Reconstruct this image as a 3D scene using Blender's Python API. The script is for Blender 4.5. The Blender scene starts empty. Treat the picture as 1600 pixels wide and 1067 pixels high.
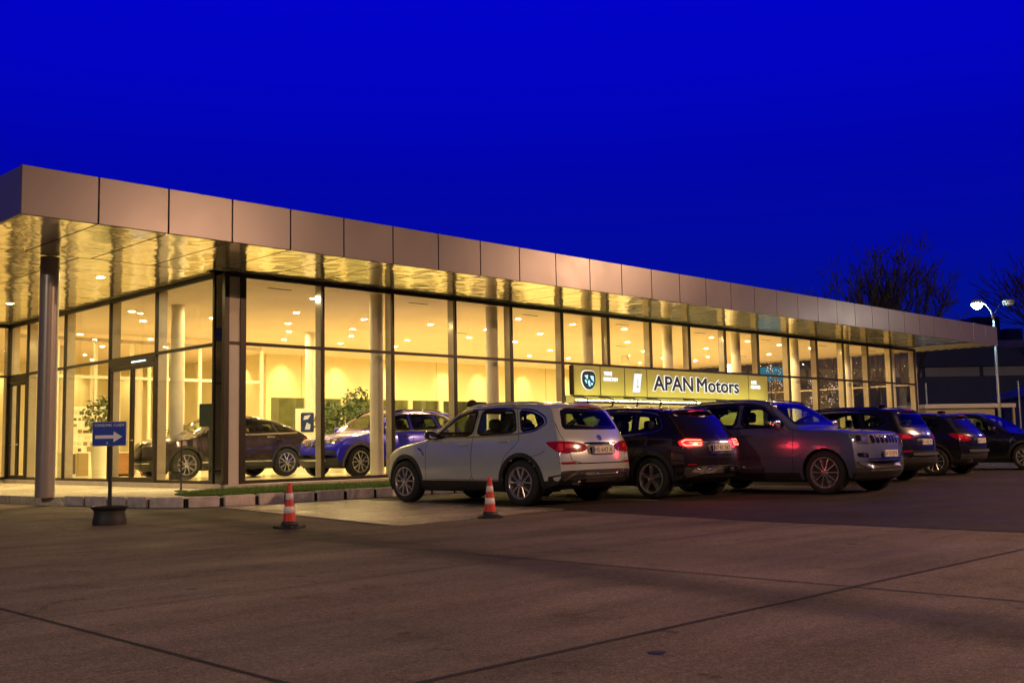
import bpy, bmesh, math, random
from math import sin, cos, pi, radians, sqrt, atan2
from mathutils import Vector, Matrix, Euler, noise as mnoise
from mathutils.bvhtree import BVHTree
from mathutils.geometry import delaunay_2d_cdt

random.seed(7)
SC = bpy.context.scene
COL = SC.collection

# ------------------------------------------------------------------ camera
CAM_H = 0.959
F_PX, YAW, PITCH, ROLL = 1657.09, 0.7875, 0.0976, -0.0189
_F = Vector((cos(YAW) * cos(PITCH), sin(YAW) * cos(PITCH), sin(PITCH)))
_R0 = Vector((sin(YAW), -cos(YAW), 0.0))
_U0 = _R0.cross(_F)
_R = _R0 * cos(ROLL) + _U0 * sin(ROLL)
_U = -_R0 * sin(ROLL) + _U0 * cos(ROLL)
cam_data = bpy.data.cameras.new('camera')
cam_data.sensor_width = 36.0
cam_data.sensor_fit = 'HORIZONTAL'
cam_data.lens = F_PX * 36.0 / 1600.0
cam_data.clip_start = 0.05
cam_data.clip_end = 2000.0
cam = bpy.data.objects.new('camera', cam_data)
M = Matrix.Identity(4)
for i in range(3):
    M[i][0], M[i][1], M[i][2] = _R[i], _U[i], -_F[i]
M[2][3] = CAM_H
cam.matrix_world = M
COL.objects.link(cam)
SC.camera = cam

# ------------------------------------------------------------------ world: blue hour sky
W = bpy.data.worlds.new('World')
SC.world = W
W.use_nodes = True
_nt = W.node_tree
_nt.nodes.clear()
_out = _nt.nodes.new('ShaderNodeOutputWorld')
_sky = _nt.nodes.new('ShaderNodeTexSky')
_sky.sky_type = 'NISHITA'
_sky.sun_disc = False
_sky.sun_elevation = radians(-3.0)
_sky.sun_rotation = radians(215)
_sky.ozone_density = 6.0
_bg1 = _nt.nodes.new('ShaderNodeBackground')
_bg1.inputs['Strength'].default_value = 0.05
_nt.links.new(_sky.outputs[0], _bg1.inputs[0])
_tc = _nt.nodes.new('ShaderNodeTexCoord')
_sep = _nt.nodes.new('ShaderNodeSeparateXYZ')
_nt.links.new(_tc.outputs['Generated'], _sep.inputs[0])
_ramp = _nt.nodes.new('ShaderNodeValToRGB')
_el = _ramp.color_ramp.elements
_el[0].position, _el[0].color = 0.0, (0.003, 0.012, 0.075, 1)
_el[1].position, _el[1].color = 1.0, (0.0005, 0.001, 0.045, 1)
for pos, c in ((0.06, (0.0016, 0.010, 0.15)), (0.11, (0.0006, 0.006, 0.24)), (0.17, (0.0003, 0.003, 0.32)), (0.25, (0.0002, 0.0015, 0.39)),
               (0.33, (0.0002, 0.0010, 0.52)), (0.41, (0.0002, 0.0008, 0.58)), (0.64, (0.0004, 0.001, 0.10))):
    e = _el.new(pos)
    e.color = (*c, 1)
_nt.links.new(_sep.outputs['Z'], _ramp.inputs[0])
_bg2 = _nt.nodes.new('ShaderNodeBackground')
# the afterglow side of the sky (ahead of the camera) is brighter than the sky behind it
_dot = _nt.nodes.new('ShaderNodeVectorMath')
_dot.operation = 'DOT_PRODUCT'
_dot.inputs[1].default_value = (cos(YAW), sin(YAW), 0)
_nt.links.new(_tc.outputs['Generated'], _dot.inputs[0])
_az = _nt.nodes.new('ShaderNodeMapRange')
_az.interpolation_type = 'SMOOTHSTEP'
_az.inputs['From Min'].default_value = -0.2
_az.inputs['From Max'].default_value = 0.80
_az.inputs['To Min'].default_value = 0.16
_az.inputs['To Max'].default_value = 1.0
_nt.links.new(_dot.outputs['Value'], _az.inputs['Value'])
_nt.links.new(_az.outputs[0], _bg2.inputs['Strength'])
_nt.links.new(_ramp.outputs[0], _bg2.inputs[0])
_add = _nt.nodes.new('ShaderNodeAddShader')
_nt.links.new(_bg1.outputs[0], _add.inputs[0])
_nt.links.new(_bg2.outputs[0], _add.inputs[1])
_nt.links.new(_add.outputs[0], _out.inputs['Surface'])

SC.view_settings.view_transform = 'Standard'
SC.view_settings.look = 'None'
SC.view_settings.exposure = 0.0
SC.view_settings.gamma = 1.0
SC.view_settings.use_curve_mapping = False
try:
    SC.cycles.transparent_max_bounces = 28
    SC.cycles.max_bounces = 8
    SC.cycles.diffuse_bounces = 4
    SC.cycles.glossy_bounces = 4
    SC.cycles.use_denoising = True
    SC.cycles.sample_clamp_indirect = 6.0
    SC.cycles.caustics_reflective = False
    SC.cycles.caustics_refractive = False
except Exception:
    pass

# ------------------------------------------------------------------ materials
MATS = {}


def mat(name, col, rough=0.5, metal=0.0, emit=None, estr=0.0, var=0.0, vscale=4.0, bump=0.0, bscale=40.0,
        coat=0.0, spec=None, rvar=0.0, aniso=None):
    """Principled material with procedural colour, gloss and height variation."""
    if name in MATS:
        return MATS[name]
    m = bpy.data.materials.new(name)
    m.use_nodes = True
    nt = m.node_tree
    b = nt.nodes['Principled BSDF']
    b.inputs['Base Color'].default_value = (*col, 1)
    b.inputs['Roughness'].default_value = rough
    b.inputs['Metallic'].default_value = metal
    if spec is not None:
        b.inputs['Specular IOR Level'].default_value = spec
    if coat:
        b.inputs['Coat Weight'].default_value = coat
        b.inputs['Coat Roughness'].default_value = 0.04
    if emit is not None:
        b.inputs['Emission Color'].default_value = (*emit, 1)
        b.inputs['Emission Strength'].default_value = estr
    if var or rvar or bump:
        tc = nt.nodes.new('ShaderNodeTexCoord')
        mp = nt.nodes.new('ShaderNodeMapping')
        if aniso:
            mp.inputs['Scale'].default_value = aniso
        nt.links.new(tc.outputs['Object'], mp.inputs[0])
    if var or rvar:
        n = nt.nodes.new('ShaderNodeTexNoise')
        n.inputs['Scale'].default_value = vscale
        n.inputs['Detail'].default_value = 6
        n.inputs['Roughness'].default_value = 0.6
        nt.links.new(mp.outputs[0], n.inputs['Vector'])
    if var:
        mr = nt.nodes.new('ShaderNodeMapRange')
        mr.inputs['From Min'].default_value = 0.3
        mr.inputs['From Max'].default_value = 0.7
        mr.inputs['To Min'].default_value = 1 - var
        mr.inputs['To Max'].default_value = 1 + var
        nt.links.new(n.outputs['Fac'], mr.inputs['Value'])
        mx = nt.nodes.new('ShaderNodeMix')
        mx.data_type = 'RGBA'
        mx.blend_type = 'MULTIPLY'
        mx.inputs[0].default_value = 1
        mx.inputs[6].default_value = (*col, 1)
        nt.links.new(mr.outputs[0], mx.inputs[7])
        nt.links.new(mx.outputs[2], b.inputs['Base Color'])
    if rvar:
        mr2 = nt.nodes.new('ShaderNodeMapRange')
        mr2.inputs['From Min'].default_value = 0.3
        mr2.inputs['From Max'].default_value = 0.7
        mr2.inputs['To Min'].default_value = max(0.02, rough - rvar)
        mr2.inputs['To Max'].default_value = min(1, rough + rvar)
        nt.links.new(n.outputs['Fac'], mr2.inputs['Value'])
        nt.links.new(mr2.outputs[0], b.inputs['Roughness'])
    if bump:
        n2 = nt.nodes.new('ShaderNodeTexNoise')
        n2.inputs['Scale'].default_value = bscale
        n2.inputs['Detail'].default_value = 4
        nt.links.new(mp.outputs[0], n2.inputs['Vector'])
        bp = nt.nodes.new('ShaderNodeBump')
        bp.inputs['Strength'].default_value = bump
        bp.inputs['Distance'].default_value = 0.02
        nt.links.new(n2.outputs['Fac'], bp.inputs['Height'])
        nt.links.new(bp.outputs[0], b.inputs['Normal'])
    MATS[name] = m
    return m


def glass(name, tint, refl=0.05, rough=0.0):
    """Thin pane: clear tinted transmission plus mirror reflection rising towards grazing angles."""
    if name in MATS:
        return MATS[name]
    m = bpy.data.materials.new(name)
    m.use_nodes = True
    nt = m.node_tree
    nt.nodes.clear()
    out = nt.nodes.new('ShaderNodeOutputMaterial')
    tr = nt.nodes.new('ShaderNodeBsdfTransparent')
    tr.inputs[0].default_value = (*tint, 1)
    gl = nt.nodes.new('ShaderNodeBsdfGlossy')
    gl.inputs['Roughness'].default_value = rough
    lw = nt.nodes.new('ShaderNodeLayerWeight')
    lw.inputs['Blend'].default_value = 0.5
    pw = nt.nodes.new('ShaderNodeMath')
    pw.operation = 'POWER'
    pw.inputs[1].default_value = 5.0
    nt.links.new(lw.outputs['Facing'], pw.inputs[0])
    ma = nt.nodes.new('ShaderNodeMath')
    ma.operation = 'MULTIPLY_ADD'
    ma.inputs[1].default_value = 1 - refl
    ma.inputs[2].default_value = refl
    nt.links.new(pw.outputs[0], ma.inputs[0])
    mix = nt.nodes.new('ShaderNodeMixShader')
    nt.links.new(ma.outputs[0], mix.inputs[0])
    nt.links.new(tr.outputs[0], mix.inputs[1])
    nt.links.new(gl.outputs[0], mix.inputs[2])
    nt.links.new(mix.outputs[0], out.inputs['Surface'])
    MATS[name] = m
    return m


def emitter(name, col, strength):
    if name in MATS:
        return MATS[name]
    m = bpy.data.materials.new(name)
    m.use_nodes = True
    nt = m.node_tree
    nt.nodes.clear()
    out = nt.nodes.new('ShaderNodeOutputMaterial')
    em = nt.nodes.new('ShaderNodeEmission')
    em.inputs[0].default_value = (*col, 1)
    em.inputs[1].default_value = strength
    nt.links.new(em.outputs[0], out.inputs[0])
    MATS[name] = m
    return m


# ------------------------------------------------------------------ mesh helpers
class MB:
    """Collects shapes into one mesh."""

    def __init__(self):
        self.v, self.f, self.mi = [], [], []

    def add(self, verts, faces, mi=0):
        o = len(self.v)
        self.v += [tuple(p) for p in verts]
        for f in faces:
            self.f.append(tuple(i + o for i in f))
            self.mi.append(mi)
        return self

    def box(self, x0, x1, y0, y1, z0, z1, mi=0, rz=0.0, piv=None):
        vs = [(x, y, z) for z in (z0, z1) for y in (y0, y1) for x in (x0, x1)]
        if rz:
            px, py = piv if piv else ((x0 + x1) / 2, (y0 + y1) / 2)
            c, s = cos(rz), sin(rz)
            vs = [(px + (x - px) * c - (y - py) * s, py + (x - px) * s + (y - py) * c, z) for x, y, z in vs]
        return self.add(vs, [(0, 2, 3, 1), (4, 5, 7, 6), (0, 1, 5, 4), (2, 6, 7, 3), (0, 4, 6, 2), (1, 3, 7, 5)], mi)

    def lathe(self, prof, cx=0, cy=0, cz=0, n=24, mi=0, axis='z'):
        vs, fs = [], []
        for k in range(n):
            a = 2 * pi * k / n
            for r, h in prof:
                if axis == 'z':
                    vs.append((cx + r * cos(a), cy + r * sin(a), cz + h))
                else:  # axis y
                    vs.append((cx + r * cos(a), cy + h, cz + r * sin(a)))
        m = len(prof)
        for k in range(n):
            k2 = (k + 1) % n
            for j in range(m - 1):
                q = (k * m + j, k2 * m + j, k2 * m + j + 1, k * m + j + 1)
                fs.append(q if axis == 'z' else q[::-1])
        return self.add(vs, fs, mi)

    def tube(self, pts, r, n=8, mi=0, cap=True):
        pts = [Vector(p) for p in pts]
        rs = r if isinstance(r, (list, tuple)) else [r] * len(pts)
        vs, fs = [], []
        prev = None
        for i, p in enumerate(pts):
            d = (pts[min(i + 1, len(pts) - 1)] - pts[max(i - 1, 0)])
            d = d.normalized() if d.length > 1e-9 else Vector((0, 0, 1))
            if prev is None:
                a = d.orthogonal().normalized()
            else:
                a = prev - d * prev.dot(d)
                a = a.normalized() if a.length > 1e-6 else d.orthogonal().normalized()
            prev = a
            b = d.cross(a)
            for k in range(n):
                t = 2 * pi * k / n
                vs.append(p + (a * cos(t) + b * sin(t)) * rs[i])
        for i in range(len(pts) - 1):
            for k in range(n):
                k2 = (k + 1) % n
                fs.append((i * n + k, i * n + k2, (i + 1) * n + k2, (i + 1) * n + k))
        if cap:
            fs.append(tuple(range(n))[::-1])
            fs.append(tuple((len(pts) - 1) * n + k for k in range(n)))
        return self.add(vs, fs, mi)

    def prism(self, poly, z0, z1, mi=0):
        n = len(poly)
        vs = [(x, y, z0) for x, y in poly] + [(x, y, z1) for x, y in poly]
        fs = [tuple(range(n))[::-1], tuple(range(n, 2 * n))]
        fs += [(i, (i + 1) % n, (i + 1) % n + n, i + n) for i in range(n)]
        return self.add(vs, fs, mi)

    def blob(self, c, s, n=2.5, nu=16, nv=10, mi=0):
        """superellipsoid"""
        def sp(v, e):
            return math.copysign(abs(v) ** e, v)
        e = 2.0 / n
        vs, fs = [], []
        for j in range(nv + 1):
            t = -pi / 2 + pi * j / nv
            for i in range(nu):
                a = 2 * pi * i / nu
                vs.append((c[0] + s[0] * sp(cos(t), e) * sp(cos(a), e), c[1] + s[1] * sp(cos(t), e) * sp(sin(a), e),
                           c[2] + s[2] * sp(sin(t), e)))
        for j in range(nv):
            for i in range(nu):
                i2 = (i + 1) % nu
                fs.append((j * nu + i, j * nu + i2, (j + 1) * nu + i2, (j + 1) * nu + i))
        return self.add(vs, fs, mi)

    def build(self, name, mats, parent=None, smooth=False, bevel=0.0, loc=None):
        me = bpy.data.meshes.new(name)
        me.from_pydata(self.v, [], self.f)
        if not isinstance(mats, (list, tuple)):
            mats = [mats]
        for m in mats:
            me.materials.append(m)
        if len(mats) > 1:
            me.polygons.foreach_set('material_index', self.mi)
        if smooth:
            me.polygons.foreach_set('use_smooth', [True] * len(me.polygons))
            if smooth == 'auto':
                try:
                    me.set_sharp_from_angle(angle=radians(35))
                except Exception:
                    pass
        me.update()
        o = bpy.data.objects.new(name, me)
        COL.objects.link(o)
        if parent is not None:
            o.parent = parent
        if loc is not None:
            o.location = loc
        if bevel:
            bm = o.modifiers.new('bevel', 'BEVEL')
            bm.width = bevel
            bm.segments = 2
            bm.limit_method = 'ANGLE'
        return o


def empty(name, label, cat, loc=(0, 0, 0), rz=0.0, group=None):
    o = bpy.data.objects.new(name, None)
    COL.objects.link(o)
    o.location = loc
    o.rotation_euler = (0, 0, rz)
    o.empty_display_size = 0.2
    o['label'] = label
    o['category'] = cat
    if group:
        o['group'] = group
    return o


def tag(o, label, cat, group=None):
    o['label'] = label
    o['category'] = cat
    if group:
        o['group'] = group
    return o


def struct(o, label=None, kind='structure'):
    o['kind'] = kind
    if label:
        o['label'] = label
    return o


def copy_tree(o, parent=None):
    c = o.copy()
    COL.objects.link(c)
    if parent is not None:
        c.parent = parent
    for ch in list(o.children):
        copy_tree(ch, c)
    return c


def text_mesh(s, size, extrude=0.0, offset=0.0, align='LEFT', bold=0.0):
    """Returns (verts, faces) of flat lettering in the XY plane."""
    cu = bpy.data.curves.new('lettering', 'FONT')
    cu.body = s
    cu.size = size
    cu.extrude = extrude
    cu.offset = offset
    if bold:
        cu.bevel_depth = bold
        cu.bevel_resolution = 1
    cu.align_x = align
    cu.resolution_u = 3
    ob = bpy.data.objects.new('lettering', cu)
    COL.objects.link(ob)
    dg = bpy.context.evaluated_depsgraph_get()
    me = bpy.data.meshes.new_from_object(ob.evaluated_get(dg))
    vs = [tuple(v.co) for v in me.vertices]
    fs = [tuple(p.vertices) for p in me.polygons]
    bpy.data.objects.remove(ob)
    bpy.data.curves.remove(cu)
    bpy.data.meshes.remove(me)
    return vs, fs


def place_text(mb, s, width, origin, right, up, normal, extrude=0.01, offset=0.0, height=None, mi=0, bold=0.0):
    """Writes s so that it is `width` wide from origin along `right`."""
    if bold:   # rounded, thickened letters
        ref, _ = text_mesh(s, 1.0)
        vs, fs = text_mesh(s, 1.0, bold=bold * (max(v[0] for v in ref) - min(v[0] for v in ref)) / width)
        x0, x1, y1 = min(v[0] for v in ref), max(v[0] for v in ref), max(v[1] for v in ref)
        kx = width / (x1 - x0)
        ky = kx if height is None else height / y1
        right, up, normal, origin = Vector(right), Vector(up), Vector(normal), Vector(origin)
        mb.add([origin + right * ((v[0] - x0) * kx) + up * (v[1] * ky) + normal * (v[2] * kx * .3) for v in vs], fs, mi)
        return
    vs, fs = text_mesh(s, 1.0, extrude=0.0, offset=offset)
    x0 = min(v[0] for v in vs); x1 = max(v[0] for v in vs)
    y0 = 0.0; y1 = max(v[1] for v in vs)
    kx = width / (x1 - x0)
    ky = kx if height is None else height / (y1 - y0)
    right, up, normal, origin = Vector(right), Vector(up), Vector(normal), Vector(origin)
    top = [origin + right * ((v[0] - x0) * kx) + up * ((v[1] - y0) * ky) + normal * extrude for v in vs]
    bot = [origin + right * ((v[0] - x0) * kx) + up * ((v[1] - y0) * ky) for v in vs]
    n = len(top)
    edges = {}
    for f in fs:
        for a, b in zip(f, f[1:] + f[:1]):
            edges[(a, b)] = edges.get((a, b), 0) + 1
    side = [(a, b, b + n, a + n)[::-1] for (a, b) in edges if (b, a) not in edges]
    mb.add(top + bot, list(fs) + side, mi)
# ------------------------------------------------------------------ site dimensions (metres; x along the long facade, y into the building)
XF0, YF, PW, NP = 6.146, 17.104, 1.2426, 32
XF1 = XF0 + PW * NP
ZT, ZB = 5.54, 4.748
XG, YG, ZG0, ZTR, ZG1 = 11.43, 20.054, 0.28, 3.23, 4.72
MUL0, MULW = 13.883, 2.0175
XE = 44.447
YL = 32.33
ZP = 0.18          # forecourt level
ZFL = 0.27         # showroom floor
ZC = 4.70          # showroom ceiling


# ------------------------------------------------------------------ ground materials
def ground_material(name, base, joints, rough=(0.45, 0.75), band=None, spec=0.25):
    m = bpy.data.materials.new(name)
    m.use_nodes = True
    nt = m.node_tree
    b = nt.nodes['Principled BSDF']
    tc = nt.nodes.new('ShaderNodeTexCoord')

    def noise(scale, detail=6, rough_=0.6, sc=None):
        n = nt.nodes.new('ShaderNodeTexNoise')
        n.inputs['Scale'].default_value = scale
        n.inputs['Detail'].default_value = detail
        n.inputs['Roughness'].default_value = rough_
        if sc:
            mp = nt.nodes.new('ShaderNodeMapping')
            mp.inputs['Scale'].default_value = sc
            mp.inputs['Rotation'].default_value = (0, 0, 0.35)
            nt.links.new(tc.outputs['Object'], mp.inputs[0])
            nt.links.new(mp.outputs[0], n.inputs['Vector'])
        else:
            nt.links.new(tc.outputs['Object'], n.inputs['Vector'])
        return n

    def rng(sock, f0, f1, t0, t1):
        r = nt.nodes.new('ShaderNodeMapRange')
        for k, v in zip(('From Min', 'From Max', 'To Min', 'To Max'), (f0, f1, t0, t1)):
            r.inputs[k].default_value = v
        nt.links.new(sock, r.inputs['Value'])
        return r.outputs[0]

    def mul(a, bsock):
        x = nt.nodes.new('ShaderNodeMath')
        x.operation = 'MULTIPLY'
        nt.links.new(a, x.inputs[0])
        nt.links.new(bsock, x.inputs[1])
        return x.outputs[0]

    big = rng(noise(0.35, 5).outputs['Fac'], 0.3, 0.7, 0.72, 1.28)
    streak = rng(noise(1.0, 6, 0.65, (0.35, 2.2, 1)).outputs['Fac'], 0.3, 0.7, 0.72, 1.28)
    fine = rng(noise(60, 5, 0.7).outputs['Fac'], 0.3, 0.7, 0.5, 1.5)
    grit = rng(noise(260, 3, 0.8).outputs['Fac'], 0.35, 0.65, 0.55, 1.45)
    stain = rng(noise(1.6, 8, 0.7).outputs['Fac'], 0.56, 0.72, 1.0, 0.62)
    mid = rng(noise(22, 6, 0.75).outputs['Fac'], 0.3, 0.7, 0.62, 1.38)
    vo = nt.nodes.new('ShaderNodeTexVoronoi')
    vo.inputs['Scale'].default_value = 85
    nt.links.new(tc.outputs['Object'], vo.inputs['Vector'])
    chips = rng(vo.outputs['Distance'], 0.12, 0.42, 1.75, 0.85)
    ck = nt.nodes.new('ShaderNodeTexVoronoi')
    ck.feature = 'DISTANCE_TO_EDGE'
    ck.inputs['Scale'].default_value = 0.33
    wv = nt.nodes.new('ShaderNodeVectorMath')
    wv.operation = 'MULTIPLY_ADD'
    nt.links.new(noise(2.2, 8, 0.7).outputs['Color'], wv.inputs[0])
    wv.inputs[1].default_value = (.7, .7, 0)
    nt.links.new(tc.outputs['Object'], wv.inputs[2])
    nt.links.new(wv.outputs[0], ck.inputs['Vector'])
    line = rng(ck.outputs['Distance'], 0.0005, 0.0022, 0.35, 1.0)
    msk = rng(noise(0.5, 2).outputs['Fac'], 0.50, 0.56, 0.0, 1.0)
    mxl = nt.nodes.new('ShaderNodeMix')
    mxl.inputs[2].default_value = 1.0
    nt.links.new(msk, mxl.inputs[0])
    nt.links.new(line, mxl.inputs[3])
    spot_ = mul(rng(noise(5.5, 3, 0.5).outputs['Fac'], 0.66, 0.72, 1.0, 0.45), rng(noise(0.9, 9, 0.75).outputs['Fac'], 0.60, 0.70, 1.0, 0.6))
    fac = mul(mul(mul(mul(mul(mul(mul(mul(mxl.outputs[0], big), streak), fine), grit), stain), mid), chips), spot_)
    b.inputs['Specular IOR Level'].default_value = spec
    for (px, py, nx, ny, hw_, dark) in (band or ()):   # tyre-worn dark tracks across the yard
        dt = nt.nodes.new('ShaderNodeVectorMath')
        dt.operation = 'DOT_PRODUCT'
        dt.inputs[1].default_value = (nx, ny, 0)
        nt.links.new(tc.outputs['Object'], dt.inputs[0])
        wob = nt.nodes.new('ShaderNodeMath')
        wob.operation = 'MULTIPLY_ADD'
        wob.inputs[1].default_value = .45
        nt.links.new(noise(1.3, 5).outputs['Fac'], wob.inputs[0])
        nt.links.new(dt.outputs['Value'], wob.inputs[2])
        sb = nt.nodes.new('ShaderNodeMath')
        sb.operation = 'SUBTRACT'
        sb.inputs[1].default_value = px * nx + py * ny + .225
        nt.links.new(wob.outputs[0], sb.inputs[0])
        ab = nt.nodes.new('ShaderNodeMath')
        ab.operation = 'ABSOLUTE'
        nt.links.new(sb.outputs[0], ab.inputs[0])
        fac = mul(fac, rng(ab.outputs[0], hw_ * .3, hw_, dark, 1.0))
    mx = nt.nodes.new('ShaderNodeMix')
    mx.data_type = 'RGBA'
    mx.blend_type = 'MULTIPLY'
    mx.inputs[0].default_value = 1
    mx.inputs[6].default_value = (*base, 1)
    nt.links.new(fac, mx.inputs[7])
    nt.links.new(mx.outputs[2], b.inputs['Base Color'])
    nt.links.new(rng(noise(0.8, 6, 0.7).outputs['Fac'], 0.3, 0.7, rough[0], rough[1]), b.inputs['Roughness'])
    bp = nt.nodes.new('ShaderNodeBump')
    bp.inputs['Strength'].default_value = 0.35
    bp.inputs['Distance'].default_value = 0.01
    nt.links.new(grit, bp.inputs['Height'])
    nt.links.new(bp.outputs[0], b.inputs['Normal'])
    MATS[name] = m
    return m


m_yard = ground_material('brushed concrete yard', (0.172, 0.132, 0.096), None, (0.6, 0.9), band=((5.9, 4.0, .985, -.17, .45, .5), (3.6, 9.3, .25, .97, .5, .8), (1.0, 5.0, .9, .43, .6, .82)))
m_paver = ground_material('dark asphalt bays', (0.036, 0.026, 0.022), None, (0.6, 0.9))
m_patch = ground_material('smooth worn concrete bay', (0.52, 0.43, 0.32), None, (0.10, 0.26), spec=0.8)
m_fore = ground_material('pale forecourt paving', (0.66, 0.57, 0.42), None, (0.45, 0.7))
m_joint = mat('bitumen joint', (0.012, 0.010, 0.009), 0.9)
m_line = mat('worn white paint', (0.5, 0.47, 0.42), 0.7, var=0.35, vscale=9)

g = MB()
g.add([(-600, -600, 0), (900, -600, 0), (900, 900, 0), (-600, 900, 0)], [(0, 1, 2, 3)])
struct(g.build('ground', m_yard))

# asphalt parking bays
g = MB()
g.add([(11.15, -30, 0.004), (120, -30, 0.004), (120, 16.6, 0.004), (12.2, 16.6, 0.004), (11.62, 10.64, 0.004), (11.13, 7.0, 0.004)],
      [(0, 1, 2, 3, 4, 5)])
struct(g.build('parking_bays', m_paver))
# smooth pale bay beside the first car
g = MB()
g.add([(8.28, 10.35, 0.004), (11.58, 10.64, 0.004), (12.15, 16.6, 0.004), (9.35, 16.6, 0.004)], [(0, 1, 2, 3)])
struct(g.build('concrete_bay', m_patch))
# saw-cut joints of the yard
g = MB()
for x in (2.49, 6.52, -1.5):
    g.add([(x - .011, -20, .004), (x + .011, -20, .004), (x + .011, 16.5, .004), (x - .011, 16.5, .004)], [(0, 1, 2, 3)])
for y in (3.43, 6.45, 0.4, 9.5):
    x1 = 11.1
    w = 0.011 if y < 6 else 0.007
    g.add([(-12, y - w, .008), (x1, y - w, .008), (x1, y + w, .008), (-12, y + w, .008)], [(0, 1, 2, 3)])
struct(g.build('yard_joints', m_joint))
# painted bay lines
g = MB()
for (x0, y0, x1, y1) in [(11.66, 10.7, 12.24, 16.5), (14.2, 10.9, 14.25, 16.5), (16.75, 10.9, 16.8, 16.5), (19.6, 10.9, 19.65, 16.5),
                         (22.0, 10.9, 22.05, 16.5), (24.4, 10.9, 24.45, 16.5), (8.27, 10.4, 9.33, 16.5)]:
    g.add([(x0 - .03, y0, .010), (x0 + .03, y0, .010), (x1 + .03, y1, .010), (x1 - .03, y1, .010)], [(0, 1, 2, 3)])
struct(g.build('bay_lines', m_line))
g = MB()
g.lathe([(0.0, 0.006), (0.03, 0.006), (0.045, 0.004), (0.047, 0.0)], 3.97, 3.08, 0.0, 20)
tag(g.build('drain_cap', mat('cast iron', (0.012, 0.011, 0.011), 0.6)), 'small dark round cap set in the concrete yard in the foreground', 'drain')

# kerb line path around the forecourt (outer face)
def kerb_path():
    pts = [Vector((8.05, 20.1)), Vector((8.35, 18.6))]
    cx, cy, r = 9.75, 17.95, 1.3
    for k in range(9):
        a = pi + (pi / 2) * k / 8
        pts.append(Vector((cx + r * cos(a), cy + r * sin(a))))
    pts.append(Vector((46.5, 16.65)))
    return pts


KP = kerb_path()


def along(pts, s):
    for a, b in zip(pts, pts[1:]):
        L = (b - a).length
        if s <= L:
            return a + (b - a) * (s / L), (b - a).normalized()
        s -= L
    return pts[-1], (pts[-1] - pts[-2]).normalized()


m_kerb = mat('painted kerb concrete', (0.58, 0.50, 0.47), 0.75, var=0.25, vscale=7, bump=0.4, bscale=50)
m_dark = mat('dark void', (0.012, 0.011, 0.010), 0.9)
s = 0.15
first = None
random.seed(3)
while s < 30:
    L = random.uniform(0.50, 0.66) if s < 16 else 0.62
    p0, t0 = along(KP, s)
    p1, t1 = along(KP, s + L)
    n0, n1 = Vector((-t0.y, t0.x)), Vector((-t1.y, t1.x))
    if n0.y < 0 and abs(t0.x) > .5: n0 = -n0
    d = 0.14
    jit = random.uniform(-.008, .008)
    a, b, c, e = p0, p1, p1 + n1 * d, p0 + n0 * d
    g = MB()
    g.prism([(a.x - e.x * 0, a.y), (b.x, b.y), (c.x, c.y), (e.x, e.y)], 0.0, 0.185 + jit)
    o = g.build('kerb_stone', m_kerb, bevel=0.016)
    tag(o, 'pale concrete kerb stone in the low kerb edging the lawn strip', 'kerb stone', 'kerb stones along the lawn strip')
    s += L + random.uniform(0.075, 0.10)
# dark backing of the kerb, seen in the gaps
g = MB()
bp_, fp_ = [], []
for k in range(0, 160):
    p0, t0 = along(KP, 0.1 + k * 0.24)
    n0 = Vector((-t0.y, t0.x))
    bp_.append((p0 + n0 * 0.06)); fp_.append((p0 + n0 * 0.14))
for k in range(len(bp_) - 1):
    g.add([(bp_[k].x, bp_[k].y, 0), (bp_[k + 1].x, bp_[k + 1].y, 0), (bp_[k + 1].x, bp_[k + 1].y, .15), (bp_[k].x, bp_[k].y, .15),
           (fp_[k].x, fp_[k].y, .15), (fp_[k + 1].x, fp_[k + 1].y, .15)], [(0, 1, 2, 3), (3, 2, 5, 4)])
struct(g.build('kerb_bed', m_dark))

# forecourt paving and lawn bed, inside the kerb
g = MB()
pl = [(p + Vector((-t.y, t.x)) * 0.1) for p, t in (along(KP, 0.2 + 0.2 * k) for k in range(24))]
poly = [(q.x, q.y) for q in pl] + [(46.4, 16.77), (46.4, 20.0), (XG + .02, 20.0), (XG + .02, 32.0), (-30, 32.0), (-30, 26.3), (7.6, 26.3), (7.95, 20.7)]
g.prism(poly, 0.0, ZP - 0.02)
struct(g.build('forecourt', m_fore))
# step edge at the left of the forecourt
# lawn
m_soil = mat('lawn soil', (0.06, 0.09, 0.016), 0.95, var=0.4, vscale=6, bump=0.5, bscale=60)
g = MB()
lp = [(9.55, 18.55), (9.35, 17.75), (9.75, 17.05), (10.6, 16.82), (46.2, 16.82), (46.2, 19.55), (11.3, 19.55), (10.6, 19.25)]
g.prism(lp, ZP - 0.04, ZP + 0.004)
struct(g.build('lawn_soil', m_soil))


def in_poly(x, y, poly):
    c = False
    j = len(poly) - 1
    for i in range(len(poly)):
        if (poly[i][1] > y) != (poly[j][1] > y) and x < (poly[j][0] - poly[i][0]) * (y - poly[i][1]) / (poly[j][1] - poly[i][1]) + poly[i][0]:
            c = not c
        j = i
    return c


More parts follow.
